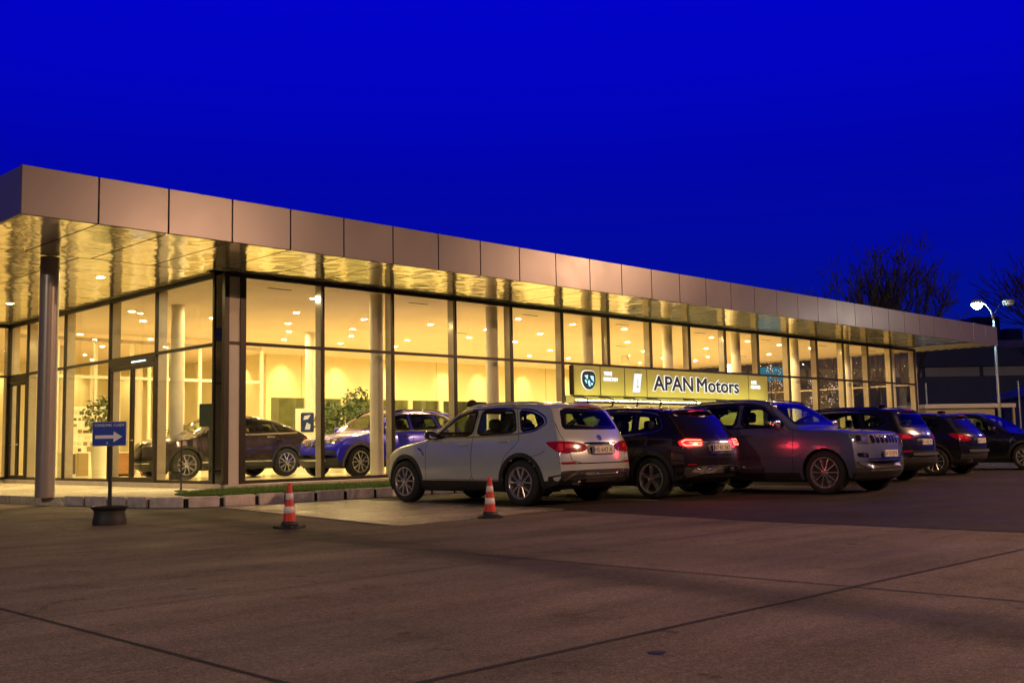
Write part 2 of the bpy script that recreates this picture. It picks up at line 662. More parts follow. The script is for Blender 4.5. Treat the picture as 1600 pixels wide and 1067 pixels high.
random.seed(11)
gv, gf = [], []
for k in range(26000):
    u = random.random()
    x = 9.3 + 14 * u ** 1.4
    y = random.uniform(16.8, 19.6)
    if not in_poly(x, y, lp):
        continue
    h = random.uniform(.03, .075)
    a = random.uniform(0, 2 * pi)
    dx, dy = cos(a) * .006, sin(a) * .006
    lx, ly = random.gauss(0, .02), random.gauss(0, .02)
    i = len(gv)
    gv += [(x - dx, y - dy, ZP), (x + dx, y + dy, ZP), (x + lx, y + ly, ZP + h)]
    gf.append((i, i + 1, i + 2))
g = MB()
g.add(gv, gf)
struct(g.build('grass', mat('lawn grass blades', (0.12, 0.22, 0.028), 0.7, var=0.5, vscale=3)), 'green grass strip between kerb and showroom glass', 'stuff')

# ------------------------------------------------------------------ the showroom
SR = empty('car_showroom', 'long low glass-walled car showroom lit yellow inside under a panelled flat canopy roof', 'showroom', (XG, YG, 0))


def part(mb, name, m, parent=None, smooth=False, bevel=0.0, label=None):
    """Part of the showroom built in world coordinates."""
    o = mb.build(name, m, None, smooth, bevel)
    par = parent or SR
    o.parent = par
    if par is SR:
        o.location = (-XG, -YG, 0)
    if label:
        o['label'] = label
    return o


m_fascia = mat('aluminium composite fascia', (0.155, 0.138, 0.148), 0.32, 0.32, var=0.05, vscale=0.7, rvar=0.03, bump=0.04, bscale=1.0)
m_frame = mat('dark bronze aluminium', (0.030, 0.022, 0.018), 0.38, 0.4)
m_fin = mat('taupe mullion', (0.50, 0.42, 0.32), 0.14, 0.15, var=0.1)
m_roofm = mat('roof membrane', (0.10, 0.10, 0.11), 0.8)
m_plinth = mat('render plinth', (0.55, 0.46, 0.42), 0.7, var=0.15, vscale=3)
m_pane = glass('clear glazing', (0.93, 0.95, 0.90), 0.07)

# wavy mirror-finish soffit; every panel carries its own slight warp
m_soffit = bpy.data.materials.new('polished metal soffit')
m_soffit.use_nodes = True
nt = m_soffit.node_tree
b = nt.nodes['Principled BSDF']
b.inputs['Base Color'].default_value = (0.97, 0.92, 0.76, 1)
b.inputs['Metallic'].default_value = 0.80
b.inputs['Roughness'].default_value = 0.12
tc = nt.nodes.new('ShaderNodeTexCoord')
ge = nt.nodes.new('ShaderNodeNewGeometry')
sc = nt.nodes.new('ShaderNodeVectorMath')
sc.operation = 'SCALE'
sc.inputs[0].default_value = (37.0, 19.0, 11.0)
nt.links.new(ge.outputs['Random Per Island'], sc.inputs['Scale'])
ad = nt.nodes.new('ShaderNodeVectorMath')
ad.operation = 'ADD'
nt.links.new(tc.outputs['Object'], ad.inputs[0])
nt.links.new(sc.outputs[0], ad.inputs[1])
nz = nt.nodes.new('ShaderNodeTexNoise')
nz.inputs['Scale'].default_value = 1.5
nz.inputs['Detail'].default_value = 2.0
nz.inputs['Distortion'].default_value = 0.5
nt.links.new(ad.outputs[0], nz.inputs['Vector'])
bp = nt.nodes.new('ShaderNodeBump')
bp.inputs['Strength'].default_value = 0.42
bp.inputs['Distance'].default_value = 0.06
nt.links.new(nz.outputs['Fac'], bp.inputs['Height'])
nt.links.new(bp.outputs[0], b.inputs['Normal'])

YB = 46.0   # how far the canopy's left edge runs back
# fascia: front run
GAP = 0.024
for k in range(NP):
    g = MB()
    x0, x1 = XF0 + k * PW + GAP / 2, XF0 + (k + 1) * PW - GAP / 2
    if k == 0: x0 = XF0
    g.box(x0, x1, YF, YF + 0.05, ZB, ZT)
    part(g, 'fascia_panel', m_fascia, bevel=0.006)
# fascia: left end run
for k in range(18):
    g = MB()
    y0, y1 = YF + .052 + k * PW + GAP / 2, YF + .052 + (k + 1) * PW - GAP / 2
    g.box(XF0, XF0 + 0.05, y0, y1, ZB, ZT)
    part(g, 'fascia_panel', m_fascia, bevel=0.006)
# right end
g = MB()
g.box(XF1 - .05, XF1, YF + .055, 38, ZB, ZT)
part(g, 'end_fascia', m_fascia)
# dark core behind the fascia gaps, roof deck
g = MB()
g.box(XF0 + .06, XF1 - .06, YF + .06, YB, ZB + .07, ZT - .02)
part(g, 'roof', m_roofm)
# soffit: deep front panels in line with the fascia, cross boards on the left, louvred boards at the right end
g = MB()
sg = 0.016
z0, z1 = ZB - .002, ZB + .018
for k in range(NP):
    x0, x1 = XF0 + k * PW + sg, XF0 + (k + 1) * PW - sg
    if k == 0: x0 = XF0 + .06
    if x1 > 43.6: break
    ye_ = YG - .06 if x0 > 11 else 20.3
    g.box(x0, x1, YF + .055, ye_, z0, z1)
xe0 = x0
k = 0
y0 = 20.33
while y0 < 34:
    y1 = y0 + 1.30
    for (xa, xb) in ((XF0 + .06, 8.40), (8.43, XG - .06)):
        if y0 + .1 > 32.2 and xa > 8: continue
        g.box(xa, xb, y0 + .012, min(y1 - .012, 32.25 if xa > 8 else 60), z0, z1)
    y0 = y1
part(g, 'soffit', m_soffit)
g = MB()
y0 = YF + .06
while y0 < 36:
    ya, yb = y0, y0 + .36
    xa = xe0 if yb < YG - .03 else XE + .08
    xb = XF1 - .06
    g.add([(xa, ya, ZB + .05), (xb, ya, ZB + .05), (xb, yb, ZB - .005), (xa, yb, ZB - .005), (xa, yb, ZB + .05), (xb, yb, ZB + .05)], [(0, 3, 2, 1), (3, 4, 5, 2)])
    y0 += .40
part(g, 'soffit_louvre', mat('cream soffit louvre', (0.86, 0.80, 0.64), 0.45, var=.05))
g = MB()
g.box(XF0 + .061, XF1 - .061, YF + .061, YB - .1, ZB + .0505 + .005, ZB + .06)
part(g, 'soffit_backing', m_dark)

# plinth under the glass
g = MB()
g.box(XG - .02, XE + .1, YG - .42, YG + .02, 0.0, ZG0 - .02)
part(g, 'plinth', m_plinth, bevel=0.01)
g = MB()
g.box(XG - .10, XG + .05, YG + .03, YL, 0.0, ZFL - .005)
part(g, 'threshold', m_plinth)


def window(axis, c, a0, a1, door=False, name='window', solid_lower=False, last=False, lower_pane=True):
    """One facade bay: head, transom and sill rails, the mullion at its far edge, and the panes as sub-parts.
    axis 'x': bay runs along x at y=c; axis 'y': bay runs along y at x=c."""
    def bx(g, u0, u1, v0, v1, z0, z1, mi=0):
        # v: outward distance (negative = inside)
        if axis == 'x':
            g.box(u0, u1, c - v1, c - v0, z0, z1, mi)
        else:
            g.box(c - v1, c - v0, u0, u1, z0, z1, mi)
    g = MB()
    cap = 0.032
    bx(g, a0 + cap, a1 - cap, -.04, .035, ZG1 - .07, ZG1 + .02)
    bx(g, a0 + cap, a1 - cap, -.04, .035, ZTR - .035, ZTR + .035)
    bx(g, a0 + cap, a1 - cap, -.04, .035, ZG0 - .02, ZG0 + .05)
    bx(g, a1 - cap, a1 + cap, -.02, .045, ZG0 - .02, ZG1 + .02)
    bx(g, a1 - .03, a1 + .03, -.235, -.021, ZG0 - .012, ZG1 + .01, 1)
    w = part(g, name, [m_frame, m_fin])
    def pane(z0, z1, nm='pane', m=None):
        g = MB()
        if axis == 'x':
            g.add([(a0 + .03, c, z0), (a1 - .03, c, z0), (a1 - .03, c, z1), (a0 + .03, c, z1)], [(0, 1, 2, 3)])
        else:
            g.add([(c, a1 - .03, z0), (c, a0 + .03, z0), (c, a0 + .03, z1), (c, a1 - .03, z1)], [(0, 1, 2, 3)])
        o = g.build(nm, m or m_pane)
        o.parent = w
        return o
    pane(ZTR + .03, ZG1 - .06)
    if lower_pane:
        pane(ZG0 + .045, ZTR - .03)
    return w


# long facade bays
edges = [XG + .44] + [MUL0 + MULW * k for k in range(0, 15)] + [XE - .1]
for i in range(len(edges) - 1):
    solid = 5 <= i - 0 <= 9 and False
    window('x', YG, edges[i], edges[i + 1])
# corner post: dark mullions either side of a taupe panel
g = MB()
g.box(XG - .04, XG + .07, YG - .04, YG + .07, ZG0 - .02, ZG1 + .02)
g.box(XG + .33, XG + .47, YG - .045, YG + .2, ZG0 - .02, ZG1 + .02)
g.box(XG - .045, XG + .2, YG + .40, YG + .47, ZG0 - .02, ZG1 + .02)
g.box(XG + .07, XG + .33, YG - .035, YG + .02, ZTR - .035, ZTR + .035)
g.box(XG + .07, XG + .33, YG - .035, YG + .02, ZG1 - .07, ZG1 + .02)
g.box(XG + .07, XG + .33, YG - .02, YG + .02, ZG0 - .02, ZG1 - .07, 1)
g.box(XG - .02, XG + .02, YG + .07, YG + .40, ZG0 - .02, ZG1 - .02, 2)
part(g, 'corner_post', [m_frame, mat('grey corner panel', (0.58, 0.53, 0.47), 0.45, var=0.04), mat('dark spandrel glass', (0.02, 0.02, 0.024), 0.03, 0.3)])
# far corner post
g = MB()
g.box(XE - .1, XE + .03, YG - .04, YG + .2, ZG0 - .02, ZG1 + .02)
part(g, 'corner_post', m_fin)
# left face bays (entrance)
ys = [YG + .47, 23.14, 25.59, 28.34, 30.95, 32.30]
for i in range(5):
    if i in (1, 4):
        window('y', XG, ys[i], ys[i + 1], name='door_bay', lower_pane=False)
    else:
        window('y', XG, ys[i], ys[i + 1])
# doors
m_handle = mat('brushed steel', (0.55, 0.52, 0.48), 0.28, 0.9)


def door_leaf(y0, y1, hinge_left):
    g = MB()
    zt = ZTR - .20
    z0 = ZG0 - .06
    s_ = .075
    g.box(XG - .03, XG + .03, y0 + .01, y0 + s_, z0, zt)
    g.box(XG - .03, XG + .03, y1 - s_, y1 - .01, z0, zt)
    g.box(XG - .03, XG + .03, y0 + s_, y1 - s_, zt - .09, zt)
    g.box(XG - .03, XG + .03, y0 + s_, y1 - s_, z0, z0 + .16)
    d = part(g, 'door', m_frame)
    g = MB()
    g.add([(XG, y1 - s_, z0 + .16), (XG, y0 + s_, z0 + .16), (XG, y0 + s_, zt - .09), (XG, y1 - s_, zt - .09)], [(0, 1, 2, 3)])
    g.build('pane', m_pane).parent = d
    g = MB()
    yy = y1 - .13 if hinge_left else y0 + .13
    g.tube([(XG - .035, yy, 1.25), (XG - .09, yy, 1.25), (XG - .09, yy + (-.1 if hinge_left else .1), 1.25)], .014, 8)
    g.build('handle', m_handle, smooth=True).parent = d


for (a, b_) in ((23.14, 25.59), (30.95, 32.30)):
    mid = (a + b_) / 2
    door_leaf(a + .04, mid, True)
    door_leaf(mid, b_ - .04, False)
    g = MB()
    g.box(XG - .05, XG + .02, a + .035, b_ - .035, ZTR - .19, ZTR - .04)
    part(g, 'door_header', m_frame)
g = MB()
g.box(XG - .075, XG - .055, 23.6, 24.3, ZTR - .14, ZTR - .11)
part(g, 'door_lamp', emitter('cool door lamp', (0.8, 0.92, 1.0), 3.0))
# return wall of glass running left from the inner corner
xs = [11.37, 9.4, 7.4, 5.4, 3.4, 1.4]
for i in range(5):
    window('x', YL, xs[i + 1], xs[i])
# right end glass wall
ye = [YG + .2, 23.0, 26.0, 29.0, 32.0, 36.0]
for i in range(5):
    g = MB()
    g.box(XE - .035, XE + .035, ye[i + 1] - .03, ye[i + 1] + .03, ZG0, ZG1)
    g.box(XE - .03, XE + .03, ye[i], ye[i + 1] - .031, ZTR - .03, ZTR + .03)
    g.box(XE - .03, XE + .03, ye[i], ye[i + 1] - .031, ZG1 - .06, ZG1)
    w = part(g, 'window', m_fin)
    g = MB()
    g.add([(XE, ye[i], ZG0), (XE, ye[i + 1] - .03, ZG0), (XE, ye[i + 1] - .03, ZG1), (XE, ye[i], ZG1)], [(0, 1, 2, 3)])
    g.build('pane', m_pane).parent = w

# ------------------------------------------------------------------ showroom inside
m_floor = mat('polished cream floor tile', (0.80, 0.72, 0.54), 0.14, var=0.05, vscale=1.0, rvar=0.05)
m_ceil = mat('painted ceiling', (0.86, 0.70, 0.52), 0.8, var=0.05, vscale=0.5)
m_wall = mat('warm yellow wall paint', (0.85, 0.75, 0.44), 0.65, var=0.05, vscale=0.8)
m_cream = mat('cream frame paint', (0.85, 0.80, 0.58), 0.45)
m_pglass = glass('grey green partition glass', (0.60, 0.64, 0.44), 0.10)

g = MB()
g.box(XG + .06, XE - .04, YG + .03, 36.0, 0.05, ZFL)
g.box(XG + .06, 22.3, 36.0, 45.0, 0.05, ZFL)
g.box(-6, XG + .05, YL + .03, 45.0, 0.05, ZFL)
part(g, 'floor', m_floor)
g = MB()
g.box(XG + .05, XE - .04, YG + .045, 36.0, ZC, ZC + .03)
g.box(XG + .05, 22.3, 36.0, 45.0, ZC, ZC + .03)
g.box(-6, XG + .04, YL + .045, 45.0, ZC, ZC + .03)
part(g, 'ceiling', m_ceil)
# back walls
g = MB()
g.box(22.3, XE, 36.0, 36.2, 3.0, ZC)
g.box(22.3, XE, 36.0, 36.2, ZFL, 0.6)
g.box(36.5, XE, 36.0, 36.2, 0.6, 3.0)
g.box(22.3, 22.5, 36.2, 45, ZFL, ZC)
g.box(-6, 22.3, 45, 45.2, ZFL, ZC)
for k in range(9):
    xk = 22.3 + k * 1.78
    g.box(xk, xk + .22, 36.0, 36.14, 0.6, 3.0)
part(g, 'interior_wall', m_wall)
g = MB()
for k in range(8):
    xk = 22.3 + k * 1.78
    g.add([(xk + .22, 36.07, .6), (xk + 1.78, 36.07, .6), (xk + 1.78, 36.07, 3.0), (xk + .22, 36.07, 3.0)], [(0, 1, 2, 3)])
part(g, 'partition_glass', m_pglass)
g = MB()
g.box(22.5, 36.5, 40.0, 40.2, ZFL, ZC)
part(g, 'office_wall', mat('dim office wall', (0.45, 0.45, 0.32), 0.8, var=0.4, vscale=1.2))
g = MB()
g.box(22.5, 36.5, 36.2, 40.0, ZFL - .05, ZFL)
part(g, 'office_floor', m_floor)
g = MB()
g.box(22.5, 36.5, 36.2, 40.2, ZC, ZC + .03)
part(g, 'office_ceiling', m_ceil)
g = MB()
for k in range(6):
    g.box(23.9 + k * 3.56, 23.914 + k * 3.56, 35.993, 35.999, 3.02, ZC)
part(g, 'wall_joint', mat('wall joint line', (.30, .22, .08), .8))  # thin strips in a darker tone drawn as wall panel seams
# vestibule partition behind the entrance
g = MB()
for k in range(8):
    xk = 11.62 + k * 1.18
    g.box(xk, xk + .09, 32.42, 32.52, ZFL, 4.42)
g.box(11.62, 19.9, 32.43, 32.51, 3.27, 3.36)
g.box(11.62, 19.9, 32.40, 32.54, 4.42, 4.52, 1)
for k in range(4):
    g.box(17.0, 17.09, 32.6 + k * 2.4, 32.7 + k * 2.4, ZFL, 4.4)
part(g, 'partition_frame', [m_cream, m_fin])
# inner column rows
m_col = mat('cream painted column', (0.78, 0.70, 0.55), 0.42, var=0.05)
def column(x, y, r=.165, z0=ZFL, z1=ZC):
    g = MB()
    g.lathe([(r, z0 - z0), (r, z1 - z0)], x, y, z0, 28)
    part(g, 'column', m_col, smooth=True)
for k in range(8):
    column(15.85 + 3.92 * k, 20.62)
for k in range(4):
    column(19.4 + 8.0 * k, 28.7)
column(13.0, 25.2, .17)
column(14.9, 37.0); column(19.0, 40.0)
# canopy column outside
g = MB()
g.lathe([(.175, 0), (.175, ZB - ZP - .002), ], 7.93, 20.5, ZP - .03, 32)
g.lathe([(.19, ZB - ZP - .22), (.19, ZB - ZP - .19), (.176, ZB - ZP - .185)], 7.93, 20.5, ZP - .03, 32)
part(g, 'column', mat('canopy column paint', (0.30, 0.26, 0.24), 0.35, 0.25, var=0.06), smooth='auto')

# ceiling downlights: trim ring and glowing lens
LAMPC = (1.0, 0.765, 0.335)
m_lens = emitter('downlight lens', LAMPC, 1080.0)
m_lens2 = emitter('bright downlight lens', (1.0, 0.80, 0.46), 1700.0)
m_ring = mat('downlight trim', (0.7, 0.66, 0.55), 0.4)
proto = {}


def downlight(x, y, z, bright=False, r=.075):
    key = bright
    if key not in proto:
        g = MB()
        g.lathe([(r, -.004), (r + .03, -.012), (r + .035, 0)], 0, 0, 0, 16)
        ring = g.build('downlight', m_ring)
        g = MB()
        g.add([(r * cos(2 * pi * k / 10), r * sin(2 * pi * k / 10), -.005) for k in range(10)], [tuple(range(10))[::-1]])
        l = g.build('lens', m_lens2 if bright else m_lens)
        l.parent = ring
        proto[key] = ring
    else:
        ring = copy_tree(proto[key])
    ring.parent = SR
    ring.location = (x - XG, y - YG, z)


random.seed(5)
n = 0
for j, y in enumerate((22.0, 24.72, 27.0, 28.7, 31.0, 33.2)):
    for k in range(13):
        x = 12.6 + k * 2.42 + (1.2 if j % 2 else 0)
        if x > XE - .8: continue
        if random.random() < .08: continue
        downlight(x, y + random.uniform(-.1, .1), ZC, (k + j * 3) % 7 == 0)
        n += 1
for x, y in ((13, 35), (16, 36.5), (19, 38), (14, 40), (18, 42), (8, 34.5), (5, 35.5), (10, 38), (6, 40), (2, 36)):
    downlight(x, y, ZC)
for x, y in ((24, 38), (27, 38), (30, 38), (33.5, 38)):
    downlight(x, y, ZC)
for x, y in ((9.72, 22.34), (9.71, 27.62)):
    downlight(x, y, ZB - .002)
# ceiling air slots
g = MB()
for k in range(9):
    x = 13.2 + k * 4.2
    g.box(x, x + .62, 21.2, 21.27, ZC - .006, ZC + .01)
    if k % 2 == 0:
        g.box(x + 1.6, x + 2.2, 26.0, 26.07, ZC - .006, ZC + .01)
part(g, 'air_slot', m_dark)
# wall washers along the back wall, downlight beams, added column spots
def spot(x, y, z, tx, ty, tz, power, col=LAMPC, size=70, blend=.6):
    l = bpy.data.lights.new('washer_and_fill_spot', 'SPOT')
    l.energy = power
    l.color = col
    l.spot_size = radians(size)
    l.spot_blend = blend
    l.shadow_soft_size = .05
    o = bpy.data.objects.new('washer_and_fill_spot', l)
    COL.objects.link(o)
    o.location = (x, y, z)
    o.rotation_euler = (Vector((tx, ty, tz)) - Vector((x, y, z))).to_track_quat('-Z', 'Y').to_euler()
    return o
for x in (23.0, 25.6, 28.2, 31.4, 33.6, 36.5, 39.5, 42):
    spot(x, 34.9, 4.62, x, 36.0, 3.62, 130, size=58, blend=1.0)
for x in (12.5, 15.5, 18.5, 21):
    spot(x, 43.9, 4.62, x, 45.0, 3.6, 120, size=58, blend=1.0)
for x, y in ((9.72, 22.34), (9.71, 27.62)):
    spot(x, y, ZB - .02, x, y, 0, 420, size=130, blend=.8)
for k in (3, 4, 5, 6, 7):
    xk = 15.85 + 3.92 * k
    spot(xk - .95, 20.75, 4.62, xk, 20.62, 2.6, 150 if k > 4 else 70, (1.0, 0.80, 0.45), 60, .7)  # added spots brighten the columns behind the glass
spot(21.7, 37.5, 4.6, 22.3, 37.6, 3.2, 80)
# ------------------------------------------------------------------ street lamps (the sodium ones stand behind the photographer)
m_pole = mat('galvanised pole', (0.42, 0.45, 0.44), 0.45, 0.5, var=0.1)
m_sod = emitter('sodium lamp glass', (1.0, 0.38, 0.08), 60.0)


def lamp_light(parent, loc, power, col, r=.12):
    l = bpy.data.lights.new('lamp_light', 'POINT')
    l.energy = power
    l.color = col
    l.shadow_soft_size = r
    o = bpy.data.objects.new('lamp_light', l)
    COL.objects.link(o)
    o.parent = parent
    o.location = loc


def sodium_lamp(x, y, h, power, label, col=(1.0, 0.55, 0.29)):
    r = empty('street_lamp', label, 'street lamp', (x, y, 0), group='street lamps around the yard')
    g = MB()
    g.tube([(0, 0, 0), (0, 0, h * .5), (0, 0, h), (0, .5, h + .35), (0, 1.2, h + .45)], [.09, .075, .055, .05, .045], 10)
    g.build('pole', m_pole, r, smooth=True)
    g = MB()
    g.blob((0, 1.5, h + .46), (.16, .36, .09), 3)
    g.build('lamp_head', m_pole, r, smooth=True)
    g = MB()
    g.blob((0, 1.55, h + .37), (.11, .24, .05), 2)
    g.build('lamp_glass', m_sod if col[1] < .6 else emitter('pale lamp glass', col, 60.0), r, smooth=True)
    lamp_light(r, (0, 1.55, h + .22), power, col)


sodium_lamp(21, -8.0, 9.0, 8500, 'tall sodium street lamp across the yard, second along the street')
sodium_lamp(36.5, 0.5, 9.0, 6800, 'tall sodium street lamp nearest the parked cars')
sodium_lamp(2.0, -11.0, 9.0, 2500, 'tall sodium street lamp behind the photographer')
sodium_lamp(-13.0, 5.0, 9.0, 3800, 'added pale street lamp, unseen, left of the forecourt', (1.0, 0.86, 0.62))  # unseen lamp added to light the silver car's near side

WL = empty('street_lamp', 'white street lamp of the car park, out to the right of the photo', 'street lamp', (47.6, 8.0, 0))
g = MB()
g.tube([(0, 0, 0), (0, 0, 6.5), (0, .3, 6.8), (0, .5, 6.85)], [.09, .06, .05, .04], 10)
g.build('pole', m_pole, WL, smooth=True)
g = MB()
g.blob((0, .75, 6.86), (.16, .34, .07), 3)
g.build('lamp_head', m_pole, WL, smooth=True)
g = MB()
g.blob((0, .78, 6.80), (.12, .24, .05), 2)
g.build('lamp_glass', emitter('white lamp glass', (1.0, 0.93, 0.8), 120.0), WL, smooth=True)
lamp_light(WL, (0, .78, 6.66), 420, (1.0, 0.9, 0.72))

# double-arm lamp beyond the canopy
LD = empty('street_lamp', 'tall double-armed street lamp with one arm lit blue-white, behind the canopy end', 'street lamp', (56.95, 21.35, 0))
g = MB()
g.tube([(0, 0, 0), (0, 0, 3), (0, 0, 7.0)], [.10, .08, .06], 12)
g.build('pole', m_pole, LD, smooth=True)
ax = Vector((.7084, -.7058, 0))
for sgn, nm in ((-1, 'arm'), (1, 'arm')):
    g = MB()
    g.tube([(0, 0, 6.95), ax * (.12 * sgn) + Vector((0, 0, 7.5)), ax * (.38 * sgn) + Vector((0, 0, 7.85)), ax * (.62 * sgn) + Vector((0, 0, 7.98))], [.05, .04, .03, .025] if sgn < 0 else [.022, .018, .016, .016], 8)
    g.build(nm, m_pole if sgn < 0 else mat('dark thin arm', (0.02, 0.02, 0.025), .7), LD, smooth=True)
    c = ax * (.82 * sgn) + Vector((0, 0, 7.98))
    g = MB()
    g.blob(c, (.30, .30, .13), 2.4)
    hd = g.build('lamp_head', m_pole, LD, smooth=True)
    g = MB()
    g.blob(c + Vector((0, 0, -.12)), (.27, .27, .25 if sgn < 0 else .10), 2)
    hd2 = g.build('lamp_glass', emitter('blue-white lamp glass', (0.55, 0.95, 1.0), 140.0) if sgn < 0 else mat('unlit lamp glass', (0.55, 0.55, 0.55), 0.3), LD, smooth=True)
    if sgn < 0:
        hd2['label'] = 'lit blue-white lamp glass'
lamp_light(LD, ax * -.82 + Vector((0, 0, 7.7)), 900, (0.6, 0.95, 1.0))

# ------------------------------------------------------------------ traffic cones
m_rub = mat('black rubber', (0.014, 0.014, 0.014), 0.6, var=0.3, vscale=20)
m_org = mat('red-orange cone plastic', (0.62, 0.030, 0.022), 0.45, var=0.1)
m_ref = mat('reflective white band', (0.72, 0.66, 0.66), 0.35, var=0.08)


def cone(x, y, rz, label):
    r = empty('traffic_cone', label, 'traffic cone', (x, y, 0), rz, 'traffic cones in front of the showroom')
    H = .535
    rad = lambda z: .088 - (.088 - .026) * (z - .03) / (H - .03)
    g = MB()
    g.prism([(.185 * cos(a), .185 * sin(a)) for a in [pi / 8 + k * pi / 4 for k in range(8)]], 0.0, .022)
    g.lathe([(.15, .022), (.125, .032), (.105, .05), (.092, .085), (.0, .085)], n=24)
    for k in range(4):
        a = pi / 4 + k * pi / 2
        g.box(.15 * cos(a) - .035, .15 * cos(a) + .035, .15 * sin(a) - .035, .15 * sin(a) + .035, 0, .032)
    g.build('base', m_rub, r, bevel=.004)
    g = MB()
    zs = [.06 + (H - .06) * k / 20 for k in range(21)]
    g.lathe([(rad(z), z) for z in zs] + [(rad(H) * .8, H + .008), (.014, H + .010), (.012, H - .02)], n=28)
    g.build('cone_body', m_org, r, smooth=True)
    for z0, z1 in ((.185, .265), (.345, .425)):
        g = MB()
        g.lathe([(rad(z0) + .0005, z0), (rad(z0) + .0022, z0 + .001), (rad(z1) + .0022, z1 - .001), (rad(z1) + .0005, z1)], n=28)
        g.build('white_band', m_ref, r, smooth=True)


cone(7.36, 11.34, .3, 'red and white traffic cone on the yard, left of the pale concrete bay')
cone(9.92, 10.44, .9, 'red and white traffic cone standing in front of the silver car')

# ------------------------------------------------------------------ blue arrow sign on a post in a black tub
DS = empty('direction_sign', 'small blue sign with white right arrow on a black post in a black tub', 'sign', (6.33, 14.12, 0), YAW - pi / 2)
m_blue = mat('blue sign film', (0.004, 0.035, 0.42), 0.35, var=0.05)
m_sw = mat('white sign film', (0.80, 0.78, 0.80), 0.5)
g = MB()
g.lathe([(0.0, 0.0), (.22, 0.0), (.222, .05), (.212, .10), (.20, .15), (.205, .19), (.235, .22), (.245, .235), (.235, .25), (.19, .245), (.175, .20), (0, .19)], n=28)
g.build('tub', m_rub, DS, smooth='auto')
g = MB()
g.box(-.021, .021, -.021, .021, .19, 1.28)
g.box(-.05, .05, -.02, .02, 1.05, 1.09)
g.build('post', mat('black painted post', (0.014, 0.011, 0.010), 0.4), DS, bevel=.003)
g = MB()
g.box(-.235, .225, -.050, -.026, 1.055, 1.385)
board = g.build('sign_board', mat('pale sign edge', (0.45, 0.5, 0.55), 0.4), DS, bevel=.003)
g = MB()
g.box(-.229, .219, -.0525, -.0502, 1.061, 1.379)
g.build('blue_face', m_blue, board)
g = MB()
yy = -.0545
arrow = [(-.195, 1.155), (.055, 1.155), (.055, 1.105), (.175, 1.178), (.055, 1.250), (.055, 1.200), (-.195, 1.200)]
g.add([(x, yy, z) for x, z in arrow], [(0, 1, 6), (1, 5, 6), (2, 3, 1), (1, 3, 5), (5, 3, 4)])
g.build('arrow', m_sw, board)
g = MB()
place_text(g, 'CONSUMEL CLISEM', .40, (-.205, yy + .0015, 1.318), (1, 0, 0), (0, 0, 1), (0, -1, 0), extrude=.0015, height=.036)
g.tube([(-.045, yy, 1.108), (-.025, yy, 1.095), (-.040, yy, 1.080)], .003, 5)
g.tube([(-.020, yy, 1.104), (-.028, yy, 1.082)], .003, 5)
g.build('lettering', mat('grey lettering', (0.78, 0.82, 0.86), 0.5), board)

# second thin black stanchion by the corner
ST = MB()
ST.lathe([(0, 0), (.13, 0), (.13, .02), (.03, .035), (.018, .06), (.018, 1.0), (.0, 1.0)], 10.25, 19.65, ZP, 16)
tag(ST.build('barrier_post', mat('black painted post', (0.014, 0.011, 0.010), 0.4), smooth='auto'), 'thin black post standing on the forecourt by the glass corner', 'post')

# ------------------------------------------------------------------ dealership signboard on the long facade
X0, X1 = 22.13, 32.2
YS = YG - .22
SB = empty('signboard', 'long olive lit signboard reading APAN Motors mounted across the showroom glass', 'signboard', (X0, YS, 2.34))
m_sign = mat('light-tinted sign panel', (0.40, 0.39, 0.12), 0.34, 0.15, var=0.05, vscale=0.8)  # yellow light from the rail is put into the panel colour
m_navy = mat('navy letter face', (0.010, 0.010, 0.035), 0.35)
m_halo = emitter('white letter edge', (1.0, 0.97, 0.86), 1.15)


def spart(mb, name, m, parent=None, **kw):
    o = mb.build(name, m, None, **kw)
    o.parent = parent or SB
    if o.parent is SB:
        o.location = (-X0, -YS, -2.34)
    return o


cuts = [X0, 23.28, 24.38, 25.44, 30.98, X1]
ZS0, ZS1 = 2.335, 3.17
for a, b_ in zip(cuts, cuts[1:]):
    g = MB()
    g.box(a + .02, b_ - .02, YS - .03, YS + .08, ZS0, ZS1)
    spart(g, 'sign_panel', m_sign, bevel=.006)
g = MB()
g.box(X0, X1, YS + .081, YS + .14, ZS0 + .01, ZS1 - .01)
g.box(X0, X1, YS - .01, YS + .09, ZS0 - .03, ZS0 - .004)
for c in cuts:
    g.box(c - .018, c + .018, YS - .015, YS + .078, ZS0, ZS1)
spart(g, 'backing_frame', m_frame)
yf = YS - .033
# main lettering: white glowing outline behind, navy faces in front
for (wd, xa, wid) in (('APAN', 25.74, 2.00), ('Motors', 27.98, 2.36)):
    g = MB()
    place_text(g, wd, wid, (xa, yf - .010, 2.555), (1, 0, 0), (0, 0, 1), (0, -1, 0), extrude=.02, height=.425, bold=.052)
    spart(g, 'letter_outline', m_halo)
    g = MB()
    place_text(g, wd, wid, (xa, yf - .024, 2.555), (1, 0, 0), (0, 0, 1), (0, -1, 0), extrude=.03, height=.425, bold=.020)
    spart(g, 'lettering', m_navy)
m_small = emitter('small white lettering', (0.95, 0.97, 1.0), 1.6)
g = MB()
place_text(g, 'YSMI', .36, (23.42, yf, 2.92), (1, 0, 0), (0, 0, 1), (0, -1, 0), extrude=.012, height=.115, offset=.012)
place_text(g, 'BMNCNIN', .62, (23.42, yf, 2.765), (1, 0, 0), (0, 0, 1), (0, -1, 0), extrude=.012, height=.105, offset=.012)
place_text(g, 'NPS', .30, (31.16, yf, 2.88), (1, 0, 0), (0, 0, 1), (0, -1, 0), extrude=.012, height=.115, offset=.012)
place_text(g, 'UBNTER', .58, (31.12, yf, 2.725), (1, 0, 0), (0, 0, 1), (0, -1, 0), extrude=.012, height=.115, offset=.012)
spart(g, 'small_lettering', m_small)


